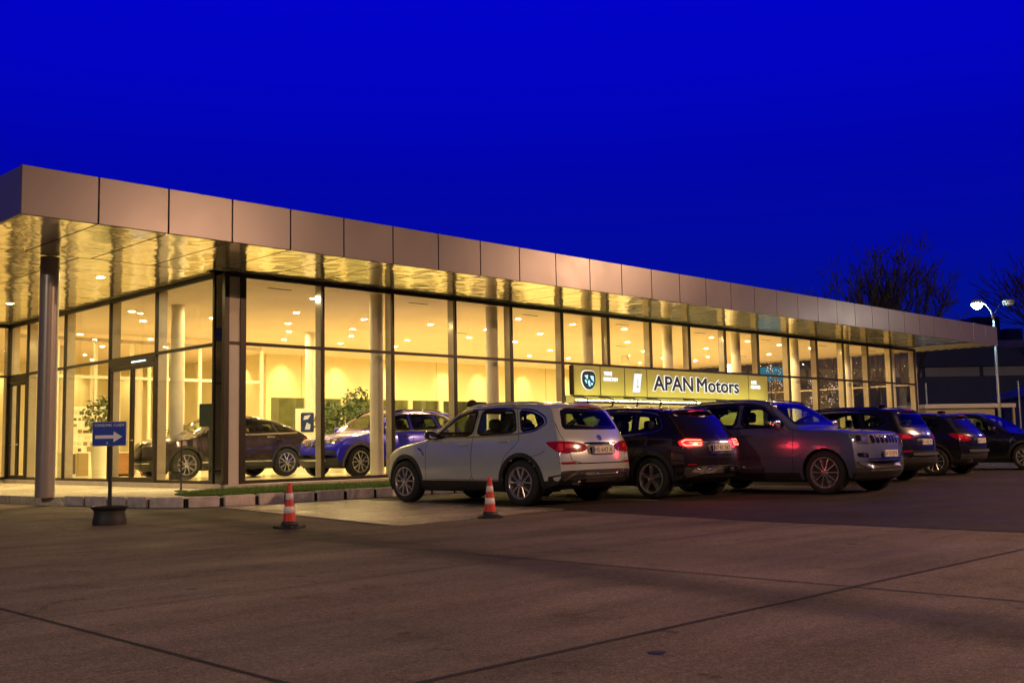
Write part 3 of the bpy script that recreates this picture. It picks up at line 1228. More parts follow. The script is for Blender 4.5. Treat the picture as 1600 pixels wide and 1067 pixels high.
def flat(pts, y, d):
    """Extruded outline in the facade plane."""
    n = len(pts)
    vs = [(x, y, z) for x, z in pts] + [(x, y - d, z) for x, z in pts]
    fs = [tuple(range(n, 2 * n))] + [(i, i + n, (i + 1) % n + n, (i + 1) % n) for i in range(n)]
    return vs, fs


def badge(cx, cz, sx, sz):
    out = []
    for k in range(40):
        a = 2 * pi * k / 40
        c, s_ = cos(a), sin(a)
        x = math.copysign(abs(c) ** (0.55 if s_ > 0 else .9), c)
        z = math.copysign(abs(s_) ** (0.6 if s_ > 0 else 1.0), s_)
        if s_ < 0:
            x *= 1 - .12 * (-s_)
        out.append((cx + sx * x, cz + sz * z))
    return out


bx_, bz_ = 22.74, 2.76
g = MB()
g.add(*flat(badge(bx_, bz_, .31, .285), yf, .02))
em = spart(g, 'emblem', m_halo)
g = MB()
g.add(*flat(badge(bx_, bz_ - .003, .285, .262), yf - .021, .015))
spart(g, 'dark_shield', mat('dark teal shield', (0.006, 0.02, 0.03), 0.3), em)
g = MB()
yq = yf - .037
for q in ([(-.20, .13), (-.05, .15), (-.06, .02), (-.13, .06)], [(.05, .13), (.19, .12), (.2, -.05), (.08, .05)],
          [(-.19, 0), (-.13, .02), (-.09, -.10), (-.14, -.08)], [(-.06, -.01), (.03, .0), (.05, -.18), (-.02, -.17)], [(.10, -.06), (.17, -.09), (.12, -.15), (.08, -.13)]):
    q = q[::-1]
    g.add(*flat([(bx_ + x, bz_ + z) for x, z in q], yq, .006))
spart(g, 'light_marks', emitter('pale blue marks', (0.45, 0.85, 1.0), 1.4), em)
g = MB()
g.add(*flat([(24.73, 2.46), (25.04, 2.46), (25.16, 3.02), (24.84, 3.02)], yf, .03))
pl_ = spart(g, 'white_plaque', emitter('white backlit plaque', (0.97, 0.98, 1.0), 1.05))
g = MB()
g.add(*flat([(24.76, 2.42), (25.02, 2.42), (25.03, 2.455), (24.77, 2.455)], yf, .03))
g.add(*flat([(24.885, 2.62), (24.935, 2.60), (24.985, 2.62), (24.97, 2.65), (24.90, 2.65)], yf - .032, .004), mi=0)
g.tube([(24.90, yf - .036, 2.66), (24.95, yf - .036, 2.80), (24.93, yf - .036, 2.86)], .006, 5)
spart(g, 'plaque_marks', mat('grey plaque marks', (0.30, 0.32, 0.38), 0.4), pl_)
# light-tinted cladding wall below the sign (facade spandrel; olive light put into its colour)
g = MB()
g.box(21.98, 32.1, YG - .075, YG - .045, ZG0 + .06, 2.33)
part(g, 'wall_panel', mat('light-tinted cladding', (0.42, 0.40, 0.14), 0.5, var=0.08, vscale=.7), bevel=.004)
# light rail below the sign
LR = empty('light_rail', 'horizontal steel light rail on dark brackets below the signboard', 'light rail', (21.7, YS - .42, 2.1))
g = MB()
g.tube([(0, 0, .02), (10.4, 0, .02)], .042, 12)
g.tube([(0, .05, -.10), (10.4, .05, -.10)], .03, 10)
o = g.build('rail', mat('bright steel tube', (0.78, 0.74, 0.62), 0.22, 0.95), LR, smooth='auto')
g = MB()
g.box(.1, 10.3, .012, .040, .066, .074)
g.build('led_strip', emitter('warm led strip', (1.0, 0.88, 0.36), 90.0), LR)
for c in (0.45, 1.55, 2.66, 3.75, 5.6, 7.4, 9.3):
    g = MB()
    g.tube([(c, .42, .19), (c, .10, .17), (c + .03, -.05, .09), (c + .03, -.075, .0), (c, -.02, -.10), (c, .40, -.13)], .026, 8)
    g.build('bracket', mat('dark bracket', (0.03, 0.028, 0.025), 0.5), LR, smooth=True)

# ------------------------------------------------------------------ inside: furniture
m_leaf = mat('indoor plant leaf', (0.07, 0.12, 0.03), 0.45, var=0.4, vscale=8)
m_stem = mat('brown stem', (0.10, 0.06, 0.03), 0.7)
m_potw = mat('cream planter', (0.80, 0.74, 0.52), 0.4)


def leaves(mb, c, rad, n, size, seed):
    rnd = random.Random(seed)
    for _ in range(n):
        while True:
            q = Vector((rnd.uniform(-1, 1), rnd.uniform(-1, 1), rnd.uniform(-1, 1)))
            if .2 < q.length < 1: break
        p = Vector(c) + Vector((q.x * rad[0], q.y * rad[1], q.z * rad[2]))
        a = Vector((rnd.uniform(-1, 1), rnd.uniform(-1, 1), rnd.uniform(-.7, .5))).normalized()
        b_ = a.cross(Vector((rnd.uniform(-1, 1), rnd.uniform(-1, 1), 1))).normalized()
        L = size * rnd.uniform(.6, 1.3)
        w_ = L * .24
        mb.add([p, p + a * L * .5 + b_ * w_, p + a * L - Vector((0, 0, L * .15)), p + a * L * .5 - b_ * w_], [(0, 1, 2, 3)])


def plant(x, y, z, h, crown, n, size, seed, label, pot_h=.5, pot_r=.22):
    r = empty('potted_plant', label, 'plant', (x, y, z))
    g = MB()
    g.lathe([(0, 0), (pot_r * .72, 0), (pot_r, pot_h), (pot_r * .9, pot_h), (pot_r * .85, pot_h - .05), (0, pot_h - .05)], n=20)
    g.build('pot', m_potw, r, smooth='auto')
    rnd = random.Random(seed)
    g = MB()
    for k in range(5):
        a = rnd.uniform(0, 6.28)
        g.tube([(0, 0, pot_h - .06), (.08 * cos(a), .08 * sin(a), h * .55), (crown[0] * .5 * cos(a), crown[1] * .5 * sin(a), h * .85)], [.018, .014, .006], 6)
    g.build('stem', m_stem, r, smooth=True)
    g = MB()
    leaves(g, (0, 0, h), crown, n, size, seed)
    g.build('foliage', m_leaf, r)


plant(12.95, 29.6, ZFL, 1.75, (.45, .45, .55), 420, .16, 1, 'leafy plant in a tall white tapered planter inside the entrance', 1.0, .26)
plant(18.45, 25.9, ZFL, 1.40, (.72, .5, .68), 800, .17, 2, 'wide bushy green plant behind the blue car in the showroom', .4, .25)
plant(19.5, 26.4, ZFL, 2.0, (.5, .45, .55), 420, .17, 3, 'taller leafy plant beside the second showroom column behind the blue car', .45, .25)
plant(13.9, 26.6, ZFL, 1.22, (.42, .35, .22), 300, .13, 4, 'low dark flowering plant behind the bonnet of the brown car', .6, .2)

# notice wall with brochures
NB = empty('brochure_rack', 'tall cream brochure wall with rows of papers inside the entrance', 'brochure rack', (14.6, 34.3, ZFL))
g = MB()
g.box(-.75, .9, 0, .12, 0, 2.2)
g.build('panel', m_cream, NB, bevel=.01)
random.seed(21)
g = MB()
for j in range(7):
    z = .75 + j * .2
    x = -.7
    while x < .8:
        w_ = random.uniform(.08, .2)
        if random.random() < .75:
            g.box(x, x + w_, -.012, -.002, z, z + random.uniform(.08, .16), random.randint(0, 2))
        x += w_ + random.uniform(.01, .06)
g.build('brochure', [mat('pale paper', (0.7, 0.62, 0.4), 0.6), mat('brown paper', (0.25, 0.19, 0.08), 0.6), mat('dark paper', (0.10, 0.09, 0.05), 0.6)], NB)

CB = empty('cabinet', 'low cream cabinet with a dark front standing inside the entrance glass', 'cabinet', (12.75, 30.9, ZFL), -.1)
g = MB()
g.box(-.3, .45, 0, .5, 0, .72)
g.build('carcass', m_cream, CB, bevel=.008)
g = MB()
g.box(-.26, .06, -.012, -.001, .10, .68)
g.build('door', mat('dark cabinet door', (0.09, 0.07, 0.04), 0.4), CB)
g = MB()
g.box(.08, .42, -.012, -.001, .04, .70)
g.build('drawer_front', mat('tan drawer', (0.38, 0.27, 0.11), 0.4), CB)

m_wood = mat('orange veneer', (0.42, 0.20, 0.07), 0.4, var=0.2, vscale=3, aniso=(1, 1, 8))
for (x, y, w_, lab) in ((14.2, 30.9, .55, 'orange wooden counter seen through the left leaf of the entrance door'), (14.95, 30.5, .7, 'orange wooden counter seen through the right leaf of the entrance door')):
    RC = empty('counter', lab, 'counter', (x, y, ZFL), -.7)
    g = MB()
    g.box(-w_ / 2, w_ / 2, 0, .5, .05, .68)
    g.build('body', m_wood, RC, bevel=.006)
    g = MB()
    g.box(-w_ / 2 - .03, w_ / 2 + .03, -.03, .53, .682, .72)
    g.build('top', m_cream, RC, bevel=.004)
    g = MB()
    g.box(-w_ / 2 + .03, w_ / 2 - .03, .02, .48, 0, .05)
    g.build('plinth', m_dark, RC)

# display totem by the corner
TT = empty('display_totem', 'dark floor-standing screen totem inside the glass corner', 'screen', (12.42, 22.35, ZFL), -.78)
g = MB()
g.box(-.07, .07, -.05, .05, 0, 1.25)
g.box(-.22, .22, -.18, .18, 0, .03)
g.build('stand', mat('dark totem metal', (0.03, 0.035, 0.035), 0.35, .3), TT, bevel=.005)
g = MB()
g.box(-.28, .16, -.09, -.045, 1.25, 1.78)
g.build('screen', mat('dark screen', (0.03, 0.05, 0.05), 0.12), TT, bevel=.005)
g = MB()
g.box(.02, .15, -.095, -.0905, 1.50, 1.72)
g.build('picture', emitter('screen picture', (0.5, 0.9, 1.0), 0.8), TT)

# free-standing poster board
PB = empty('poster_board', 'white freestanding board with a dark blue framed picture behind the brown car', 'poster', (18.75, 27.9, ZFL), -.5)
g = MB()
g.box(-.36, .36, 0, .05, 0, 1.95)
g.build('board', mat('white board', (0.85, 0.80, 0.62), 0.5), PB, bevel=.006)
g = MB()
g.add(*flat([(-.2 + .2 * 0 + x, 1.22 + z) for x, z in ((.03, 0), (.37, 0), (.40, .03), (.40, .57), (.37, .6), (.03, .6), (0, .57), (0, .03))], -.002, .012))
pic = g.build('picture', mat('dark blue picture', (0.02, 0.03, 0.12), 0.3), PB)
g = MB()
g.add(*flat([(-.08, 1.3), (.08, 1.3), (.10, 1.45), (-.02, 1.52)], -.015, .003))
g.add(*flat([(-.12, 1.6), (.02, 1.62), (.1, 1.75), (-.1, 1.72)], -.015, .003))
g.build('pale_shape', mat('pale blue print', (0.5, 0.55, 0.75), 0.4), pic)

# wall lettering on the far yellow wall
g = MB()
place_text(g, 'YETKİLİ SATICI', 1.05, (22.27, 38.6, 3.30), (0, -1, 0), (0, 0, 1), (-1, 0, 0), extrude=.02, height=.2, offset=.01)
part(g, 'wall_lettering', mat('brown wall letters', (0.08, 0.05, 0.02), 0.5))

# sales desks seen through the right bays
random.seed(9)
m_desk = mat('cream desk laminate', (0.75, 0.66, 0.45), 0.4)
for k, (x, y, lab) in enumerate(((34.2, 24.0, 'long cream reception counter nearest the signboard end'), (39.6, 25.5, 'cream reception counter by the far end glass'))):
    D = empty('reception_counter', lab, 'counter', (x, y, ZFL), 0)
    g = MB()
    g.box(-1.5, 1.5, -.3, .3, 0, 1.1)
    g.build('body', m_desk, D, bevel=.01)
    g = MB()
    g.box(-1.58, 1.58, -.36, .36, 1.102, 1.15)
    g.build('top', m_cream, D, bevel=.008)
TV = empty('wall_screen', 'lit cyan display screen on a tall stand inside the right end of the showroom', 'screen', (38.6, 23.6, ZFL), -.6)
g = MB()
g.box(-.04, .04, 0, .06, 0, 3.1)
g.box(-.4, .4, -.25, .25, 0, .03)
g.build('stand', m_frame, TV)
g = MB()
g.box(-.62, .62, -.05, -.005, 3.1, 3.75)
g.build('screen', mat('dark screen', (0.03, 0.05, 0.05), 0.12), TV, bevel=.006)
g = MB()
g.box(-.58, .58, -.055, -.052, 3.14, 3.71)
g.build('picture', emitter('cyan picture', (0.15, 0.62, 0.85), 0.28), TV)


def lit_tree(x, y, h, seed, label):  # made-up tree; its glowing specks imitate a reflected sparkle
    r = empty('sparkle_tree', label, 'added tree', (x, y, ZFL))
    rnd = random.Random(seed)
    g = MB()
    tw = MB()
    li = MB()
    g.tube([(0, 0, 0), (.02, .02, h * .4), (0, .04, h * .75)], [.06, .05, .02], 8)
    for k in range(34):
        z = h * rnd.uniform(.18, .95)
        a = rnd.uniform(0, 2 * pi)
        L = rnd.uniform(.35, .8)
        p = [Vector((0, 0, z * .8)), Vector((cos(a) * L * .6, sin(a) * L * .6, z)), Vector((cos(a + .4) * L, sin(a + .4) * L, z + .15))]
        tw.tube(p, [.014, .01, .005], 5)
        for q in range(5):
            c = p[1].lerp(p[2], rnd.random()) + Vector((rnd.gauss(0, .08), rnd.gauss(0, .08), rnd.gauss(0, .1)))
            li.blob(c, (.013, .013, .013), 2, 6, 4)
    g.build('trunk', m_stem, r, smooth=True)
    tw.build('branches', m_stem, r)
    li.build('sparkle_specks', emitter('sparkle specks', (1.0, 0.80, 0.78), 1.7), r)


lit_tree(36.2, 21.9, 4.0, 5, 'added tall bare tree with pinkish sparkle specks left of a cream column')
lit_tree(40.9, 22.6, 3.4, 6, 'added smaller bare tree with sparkle specks near the far end glass')

# ------------------------------------------------------------------ background beyond the car park
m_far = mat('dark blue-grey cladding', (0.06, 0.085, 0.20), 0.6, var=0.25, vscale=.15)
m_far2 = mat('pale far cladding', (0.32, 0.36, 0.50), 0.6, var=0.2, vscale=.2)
BG = empty('warehouse', 'long dark blue warehouse with a flat roof band far behind the car park', 'warehouse', (92, 36, 0), -.75)
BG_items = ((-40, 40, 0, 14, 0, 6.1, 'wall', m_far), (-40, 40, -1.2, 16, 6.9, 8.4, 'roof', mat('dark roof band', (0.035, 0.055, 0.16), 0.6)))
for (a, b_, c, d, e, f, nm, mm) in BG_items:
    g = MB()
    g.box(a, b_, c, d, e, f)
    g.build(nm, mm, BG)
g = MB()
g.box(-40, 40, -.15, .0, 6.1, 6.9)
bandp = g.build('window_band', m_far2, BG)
g = MB()
for k in range(17):
    g.box(-40 + k * 5, -39.75 + k * 5, -.3, -.16, 6.1, 6.9)
g.build('window_bars', mat('dark roof band', (0.035, 0.055, 0.16), 0.6), bandp)
g = MB()
g.box(-40, 40, -.06, -.005, 3.2, 3.3)
g.build('wall_rail', m_far2, BG)
BH = empty('factory_block', 'tall pale block with rooftop plant standing far right behind the warehouse', 'building', (126, 44, 0), -.75)
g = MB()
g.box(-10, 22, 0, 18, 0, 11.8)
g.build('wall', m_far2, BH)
g = MB()
g.box(-5.4, -2.2, 1, 4, 11.8, 14.6)
g.box(-1.6, .4, 1, 3, 11.8, 13.2)
g.build('rooftop_plant', mat('dark roof band', (0.035, 0.055, 0.16), 0.6), BH, bevel=.05)
g = MB()
for k in range(3):
    g.box(-6 + k * 4, -4.6 + k * 4, -.06, -.001, 8.2, 10.2)
g.build('window', mat('dark far glass', (0.01, 0.015, 0.04), 0.15), BH)
# lean-to with a sloping roof
LT = empty('lean_to', 'dark lean-to with a sloping roof at the far right edge', 'lean-to', (75, 24, 0), -.75)
g = MB()
g.prism([(0, 0), (16, 0), (16, 8), (0, 8)], 0, 3.6)
g.build('wall', m_far, LT)
g = MB()
g.add([(-.6, -.4, 3.7), (7, -.4, 6.4), (17, -.4, 6.4), (17, 9, 6.4), (7, 9, 6.4), (-.6, 9, 3.7), (-.6, -.4, 3.4), (7, -.4, 6.1), (17, -.4, 6.1)],
      [(0, 1, 4, 5), (1, 2, 3, 4), (6, 7, 1, 0), (7, 8, 2, 1)])
g.build('roof', mat('blue-grey sheet roof', (0.10, 0.15, 0.32), 0.5), LT)

GS = empty('guard_hut', 'small pale flat-roofed hut beyond the parked cars under the lamp', 'hut', (53.9, 23.9, 0), -.62)
m_hut = mat('cream hut panel', (0.42, 0.38, 0.30), 0.6, var=0.15, vscale=1)
g = MB()
g.box(0, 3.9, 0, 3.0, 0, 2.45)
g.build('wall', m_hut, GS)
g = MB()
g.box(-.25, 4.9, -.35, 3.3, 2.45, 2.66)
g.build('roof', mat('white hut roof edge', (0.62, 0.60, 0.55), 0.5), GS, bevel=.01)
g = MB()
g.box(.2, 3.7, -.03, -.001, .95, 1.85)
w_ = g.build('window', mat('hut glass', (0.16, 0.17, 0.12), 0.12), GS)
g = MB()
for k in range(4):
    g.box(.2 + k * 1.15, .26 + k * 1.15, -.06, -.031, .95, 1.85)
g.build('frame', mat('white hut roof edge', (0.62, 0.60, 0.55), 0.5), w_)
g = MB()
g.box(4.75, 4.85, -.3, -.2, 0, 2.45)
g.box(4.75, 4.85, 3.1, 3.2, 0, 2.45)
g.build('canopy_post', m_hut, GS)

for (x, y, h, lab) in ((58.6, 25.9, 4.0, 'thin plain steel pole standing behind the left part of the pale hut'), (63.6, 22.7, 4.1, 'thin plain steel pole standing behind the right end of the pale hut')):
    g = MB()
    g.lathe([(.0, 0), (.11, 0), (.11, .03), (.055, .05), (.045, h), (0, h + .02)], x, y, 0, 10)
    tag(g.build('steel_pole', m_pole, smooth='auto'), lab, 'pole', 'steel poles by the hut')

# ------------------------------------------------------------------ bare trees
m_bark = mat('dark winter bark', (0.036, 0.032, 0.034), 0.85, var=0.3, vscale=3)


def bare_tree(x, y, h, spread, seed, label, trunk_h=.28, lean=0.0):
    r = empty('bare_tree', label, 'tree', (x, y, 0))
    rnd = random.Random(seed)
    tr, cr = MB(), MB()

    def grow(p, d, L, rad, depth):
        n = 4
        pts = [p]
        dd = d.copy()
        for k in range(n):
            dd = (dd + Vector((rnd.gauss(0, .10), rnd.gauss(0, .10), rnd.gauss(.05, .06)))).normalized()
            pts.append(pts[-1] + dd * (L / n))
        mbq = tr if depth == 0 else cr
        mbq.tube(pts, [rad * (1 - .45 * k / n) for k in range(n + 1)], 7 if depth < 2 else (4 if depth < 4 else 3), cap=False)
        if depth >= 6:
            return
        nb = (5, 3, 3, 3, 2, 2)[depth]
        for b_ in range(nb):
            a = rnd.uniform(0, 2 * pi)
            tilt = rnd.uniform(.22, .62) if depth else rnd.uniform(.25, .8) * spread
            ax_ = dd.orthogonal().normalized()
            ax_.rotate(Matrix.Rotation(a, 3, dd))
            nd = dd.copy()
            nd.rotate(Matrix.Rotation(tilt, 3, ax_))
            nd = (nd + Vector((0, 0, .10))).normalized()
            grow(pts[-1] if b_ < 2 or depth == 0 else pts[rnd.randint(2, 4)], nd, L * rnd.uniform(.62, .86) if depth else h * .24, max(.028, rad * rnd.uniform(.5, .68)), depth + 1)

    grow(Vector((0, 0, 0)), Vector((lean, 0, 1)).normalized(), h * trunk_h, h * .021, 0)
    tr.build('trunk', m_bark, r, smooth=True)
    cr.build('crown', m_bark, r)


bare_tree(71.2, 34.9, 14.0, .95, 4, 'tall bare winter tree behind the roof, left of the two together')
bare_tree(73.2, 33.0, 13.2, 0.75, 8, 'tall bare winter tree behind the roof, right of the two together')
bare_tree(87.5, 27.3, 14.2, .8, 15, 'bare winter tree cut off by the right edge of the photo')
bare_tree(69.0, 37.0, 11.5, 1.3, 19, 'smaller spreading bare tree whose twigs just show above the roof edge')
# ------------------------------------------------------------------ car kit
def lerp_tab(tab, x):
    if x <= tab[0][0]: return tab[0][1]
    for (x0, v0), (x1, v1) in zip(tab, tab[1:]):
        if x <= x1:
            return v0 + (v1 - v0) * (x - x0) / max(1e-9, x1 - x0)
    return tab[-1][1]


def smooth_curve(pts, n, win=0.09):
    """Resample a polyline by arc length and round its corners."""
    pts = [Vector(p) for p in pts]
    seg = [(b - a).length for a, b in zip(pts, pts[1:])]
    tot = sum(seg)

    def at(s):
        s = min(max(s, 0), tot)
        for a, b, L in zip(pts, pts[1:], seg):
            if s <= L or b is pts[-1]:
                return a + (b - a) * min(1.0, s / L if L else 0)
            s -= L
        return pts[-1]
    out = []
    for k in range(n):
        s = tot * k / (n - 1)
        w = min(win, s, tot - s)
        acc = Vector((0, 0))
        for q in range(-4, 5):
            acc += at(s + w * q / 4)
        out.append(acc / 9)
    return out


def chaikin(pts, it=2, keep=0.22):
    for _ in range(it):
        o = []
        for i in range(len(pts)):
            a, b = pts[i], pts[(i + 1) % len(pts)]
            o.append((a[0] + (b[0] - a[0]) * keep, a[1] + (b[1] - a[1]) * keep))
            o.append((a[0] + (b[0] - a[0]) * (1 - keep), a[1] + (b[1] - a[1]) * (1 - keep)))
        pts = o
    return pts


def densify(pts, step, closed=True):
    o = []
    m = len(pts)
    for i in range(m if closed else m - 1):
        a, b = Vector(pts[i]), Vector(pts[(i + 1) % m])
        k = max(1, int((b - a).length / step))
        for q in range(k):
            o.append(tuple(a + (b - a) * (q / k)))
    if not closed:
        o.append(tuple(pts[-1]))
    return o


def poly_area(p):
    return sum(p[i][0] * p[(i + 1) % len(p)][1] - p[(i + 1) % len(p)][0] * p[i][1] for i in range(len(p))) / 2


def inset(pts, d):
    """Offset a closed outline inwards by d (outwards when negative)."""
    if poly_area(pts) < 0: pts = pts[::-1]
    o = []
    n = len(pts)
    for i in range(n):
        a, b, c = Vector(pts[i - 1]), Vector(pts[i]), Vector(pts[(i + 1) % n])
        t1 = (b - a).normalized() if (b - a).length > 1e-9 else Vector((1, 0))
        t2 = (c - b).normalized() if (c - b).length > 1e-9 else t1
        n1, n2 = Vector((-t1.y, t1.x)), Vector((-t2.y, t2.x))
        m = n1 + n2
        m = m.normalized() if m.length > 1e-6 else n1
        k = max(.5, m.dot(n1))
        o.append(tuple(b + m * (d / k)))
    return o


class Body:
    """A car shell lofted from cross-sections, with projection helpers for panes, lamps and trim."""

    def __init__(self, sp):
        self.sp = sp
        self.hw = sp['W'] / 2
        top = smooth_curve(sp['top'], 170, sp.get('smooth', .09))
        xr, xf = sp['top'][0][0], sp['top'][-1][0]
        self.xr, self.xf = xr, xf
        bot = sp.get('bot') or [(xr, .52), (xr + .02, .42), (xr + .12, .34), (xr + .5, .25), (xr + 1.0, .22), (xf - .9, .21), (xf - .4, .22), (xf - .12, .27), (xf - .02, .38), (xf, .46)]
        side = sp['side']
        plan, bend, caph, capn = sp['plan'], sp['bend'], sp['caph'], sp.get('capn', [(-3, 3.2), (3, 3.2)])
        NB, NS, NC = 3, 22, 13
        self.half = NB + NS + NC
        V, self.rows = [], []
        for p in top:
            x, zt = p.x, p.y
            zb = min(lerp_tab(bot, x), zt - .02)
            h = min(lerp_tab(caph, x), .46 * (zt - zb))
            z1 = zt - h
            pf = lerp_tab(plan, x)
            n = lerp_tab(capn, x)
            ring = []
            ye = self.hw * pf * lerp_tab(side, zb)
            for k in range(NB):
                ring.append((ye * .94 * k / NB, zb))
            KC = 6
            zc = min(max(sp.get('cladz', .40), zb + .03), zb + (z1 - zb) * .45)
            for k in range(NS):
                z = zb + (zc - zb) * k / KC if k <= KC else zc + (z1 - zc) * (k - KC) / (NS - 1 - KC)
                ring.append((self.hw * pf * lerp_tab(side, z), z))
            y1 = ring[-1][0]
            for k in range(1, NC + 1):
                t = (pi / 2) * k / NC
                ring.append((y1 * abs(cos(t)) ** (2 / n) if k < NC else 0.0, z1 + h * sin(t) ** (2 / n)))
            B = lerp_tab(bend, x)
            row = []
            for (y, z) in ring:
                row.append(Vector((x - B * (y / self.hw) ** 2, y, z)))
            self.rows.append(row)
        nr = len(self.rows)
        H = self.half
        verts, faces, tags = [], [], []
        # left half (y>0) then mirrored right half sharing the centre line columns
        loop = 2 * H - 2
        for row in self.rows:
            full = row + [Vector((v.x, -v.y, v.z)) for v in row[1:-1][::-1]]
            verts += full
        for i in range(nr - 1):
            for k in range(loop):
                k2 = (k + 1) % loop
                faces.append((i * loop + k, i * loop + k2, (i + 1) * loop + k2, (i + 1) * loop + k))
                kk = k if k < H - 1 else loop - 1 - k
                tags.append(kk)
        faces.append(tuple(range(loop))[::-1]); tags.append(NB)
        faces.append(tuple((nr - 1) * loop + k for k in range(loop))); tags.append(NB)
        self.verts, self.faces, self.tags = verts, faces, tags
        self.NB, self.NS = NB, NS
        self.bvh = BVHTree.FromPolygons(verts, faces)
        # smooth vertex normals
        N = [Vector((0, 0, 0)) for _ in verts]
        self.fc, self.fn = [], []
        for f in faces:
            if len(f) == 4:
                a, b, c, d = (verts[q] for q in f)
                nn = (c - a).cross(d - b)
            else:
                nn = Vector((-1 if f[0] > f[-1] else 1, 0, 0)) * .001
            for q in f: N[q] += nn
            ce = Vector((0, 0, 0))
            for q in f: ce += verts[q]
            self.fc.append(ce / len(f))
            self.fn.append(nn.normalized() if nn.length > 1e-12 else Vector((0, 0, 1)))
        self.N = [n.normalized() if n.length > 1e-12 else Vector((0, 0, 1)) for n in N]
        # outward check
        mid = (nr // 2) * loop + NB + 8
        if self.N[mid].y < 0:
            self.faces = [f[::-1] for f in faces]
            self.N = [-n for n in self.N]
            self.fn = [-n for n in self.fn]
        self.owner = [0] * len(faces)

    # --- projection
    def cast(self, mode, a, b, s=1):
        r2 = sqrt(.5)
        if mode == 'side':
            o, d = Vector((a, 3 * s, b)), Vector((0, -s, 0))
        elif mode == 'front':
            o, d = Vector((6, a * s, b)), Vector((-1, 0, 0))
        elif mode == 'rear':
            o, d = Vector((-6, a * s, b)), Vector((1, 0, 0))
        elif mode == 'top':
            o, d = Vector((a, b * s, 5)), Vector((0, 0, -1))
        elif mode == 'rcorner':
            c = Vector((a * r2, a * r2, 0))
            o, d = c + Vector((-4, 4, 0)), Vector((r2, -r2, 0))
        elif mode == 'fcorner':
            c = Vector((-a * r2, a * r2, 0))
            o, d = c + Vector((4, 4, 0)), Vector((-r2, -r2, 0))
        if mode.endswith('corner'):
            o.z = b
            if s < 0:
                o.y, d.y = -o.y, -d.y
        hit, n, i, dist = self.bvh.ray_cast(o, d)
        if hit is None:
            return None
        if n.dot(d) > 0: n = -n
        return hit, n

    def coord(self, mode, p, s=1):
        r2 = sqrt(.5)
        y = p.y * s
        return {'side': (p.x, p.z), 'front': (y, p.z), 'rear': (y, p.z), 'top': (p.x, y),
                'rcorner': ((p.x + y) * r2, p.z), 'fcorner': ((y - p.x) * r2, p.z)}[mode]

    def faces_in(self, mode, poly, s=1, mindot=.25):
        dirs = {'side': Vector((0, s, 0)), 'front': Vector((1, 0, 0)), 'rear': Vector((-1, 0, 0)), 'top': Vector((0, 0, 1)),
                'rcorner': Vector((-.7, .7 * s, 0)), 'fcorner': Vector((.7, .7 * s, 0))}[mode]
        xs = [p[0] for p in poly]; zs = [p[1] for p in poly]
        x0, x1, z0, z1 = min(xs), max(xs), min(zs), max(zs)
        out = []
        for i, c in enumerate(self.fc):
            if self.fn[i].dot(dirs) < mindot: continue
            u, v = self.coord(mode, c, s)
            if u < x0 or u > x1 or v < z0 or v > z1: continue
            if in_poly(u, v, poly): out.append(i)
        return out

    def decal(self, mb, mode, poly, s=1, off=.004, skirt=.012, cell=.05, mi=0):
        poly = [tuple(p) for p in poly]
        if poly_area(poly) < 0: poly = poly[::-1]
        out = densify(poly, cell)
        n = len(out)
        xs = [p[0] for p in out]; zs = [p[1] for p in out]
        pts = [Vector(p) for p in out]
        x = min(xs) + cell * .5
        ins = inset(out, cell * .35)
        while x < max(xs):
            z = min(zs) + cell * .5
            while z < max(zs):
                if in_poly(x, z, ins): pts.append(Vector((x, z)))
                z += cell
            x += cell
        edges = [(i, (i + 1) % n) for i in range(n)]
        res = delaunay_2d_cdt(pts, edges, [], 1, 1e-5)
        v2, f2 = res[0], res[2]
        vs, ns = [], []
        for p in v2:
            h = self.cast(mode, p[0], p[1], s)
            if h is None:
                vs.append(None); ns.append(None)
            else:
                vs.append(h[0] + h[1] * off); ns.append(h[1])
        idx = {}
        ov, of = [], []
        for f in f2:
            if any(vs[q] is None for q in f): continue
            g = []
            for q in f:
                if q not in idx:
                    idx[q] = len(ov); ov.append(vs[q])
                g.append(idx[q])
            a, b, c = (ov[q] for q in g[:3])
            if (b - a).cross(c - a).dot(ns[f[0]]) < 0: g = g[::-1]
            of.append(tuple(g))
        if skirt:
            ec = {}
            for f in of:
                for a, b in zip(f, f[1:] + f[:1]): ec[(a, b)] = 1
            rim = [(a, b) for (a, b) in ec if (b, a) not in ec]
            low = {}
            inv = {v: k for k, v in idx.items()}
            for a, b in rim:
                for q in (a, b):
                    if q not in low:
                        low[q] = len(ov)
                        ov.append(ov[q] - ns[inv[q]] * (off + skirt))
                of.append((b, a, low[a], low[b]))
        mb.add(ov, of, mi)

    def ribbon(self, mb, mode, pts, w0, w1, s=1, off=.004, closed=True, step=.04, mi=0, skirt=0.0):
        """Strip along an outline from w0 (inside, positive = inwards) to w1."""
        if closed:
            pts = [tuple(p) for p in pts]
            if poly_area(pts) < 0: pts = pts[::-1]
            d = densify(pts, step)
            A, B_ = inset(d, w0), inset(d, w1)
        else:
            d = densify(pts, step, False)
            A, B_ = [], []
            for i, p in enumerate(d):
                a, b = Vector(d[max(0, i - 1)]), Vector(d[min(len(d) - 1, i + 1)])
                t = (b - a).normalized()
                nn = Vector((-t.y, t.x))
                A.append(tuple(Vector(p) + nn * w0)); B_.append(tuple(Vector(p) + nn * w1))
        ca = [self.cast(mode, *p, s) for p in A]
        cb = [self.cast(mode, *p, s) for p in B_]
        m = len(A)
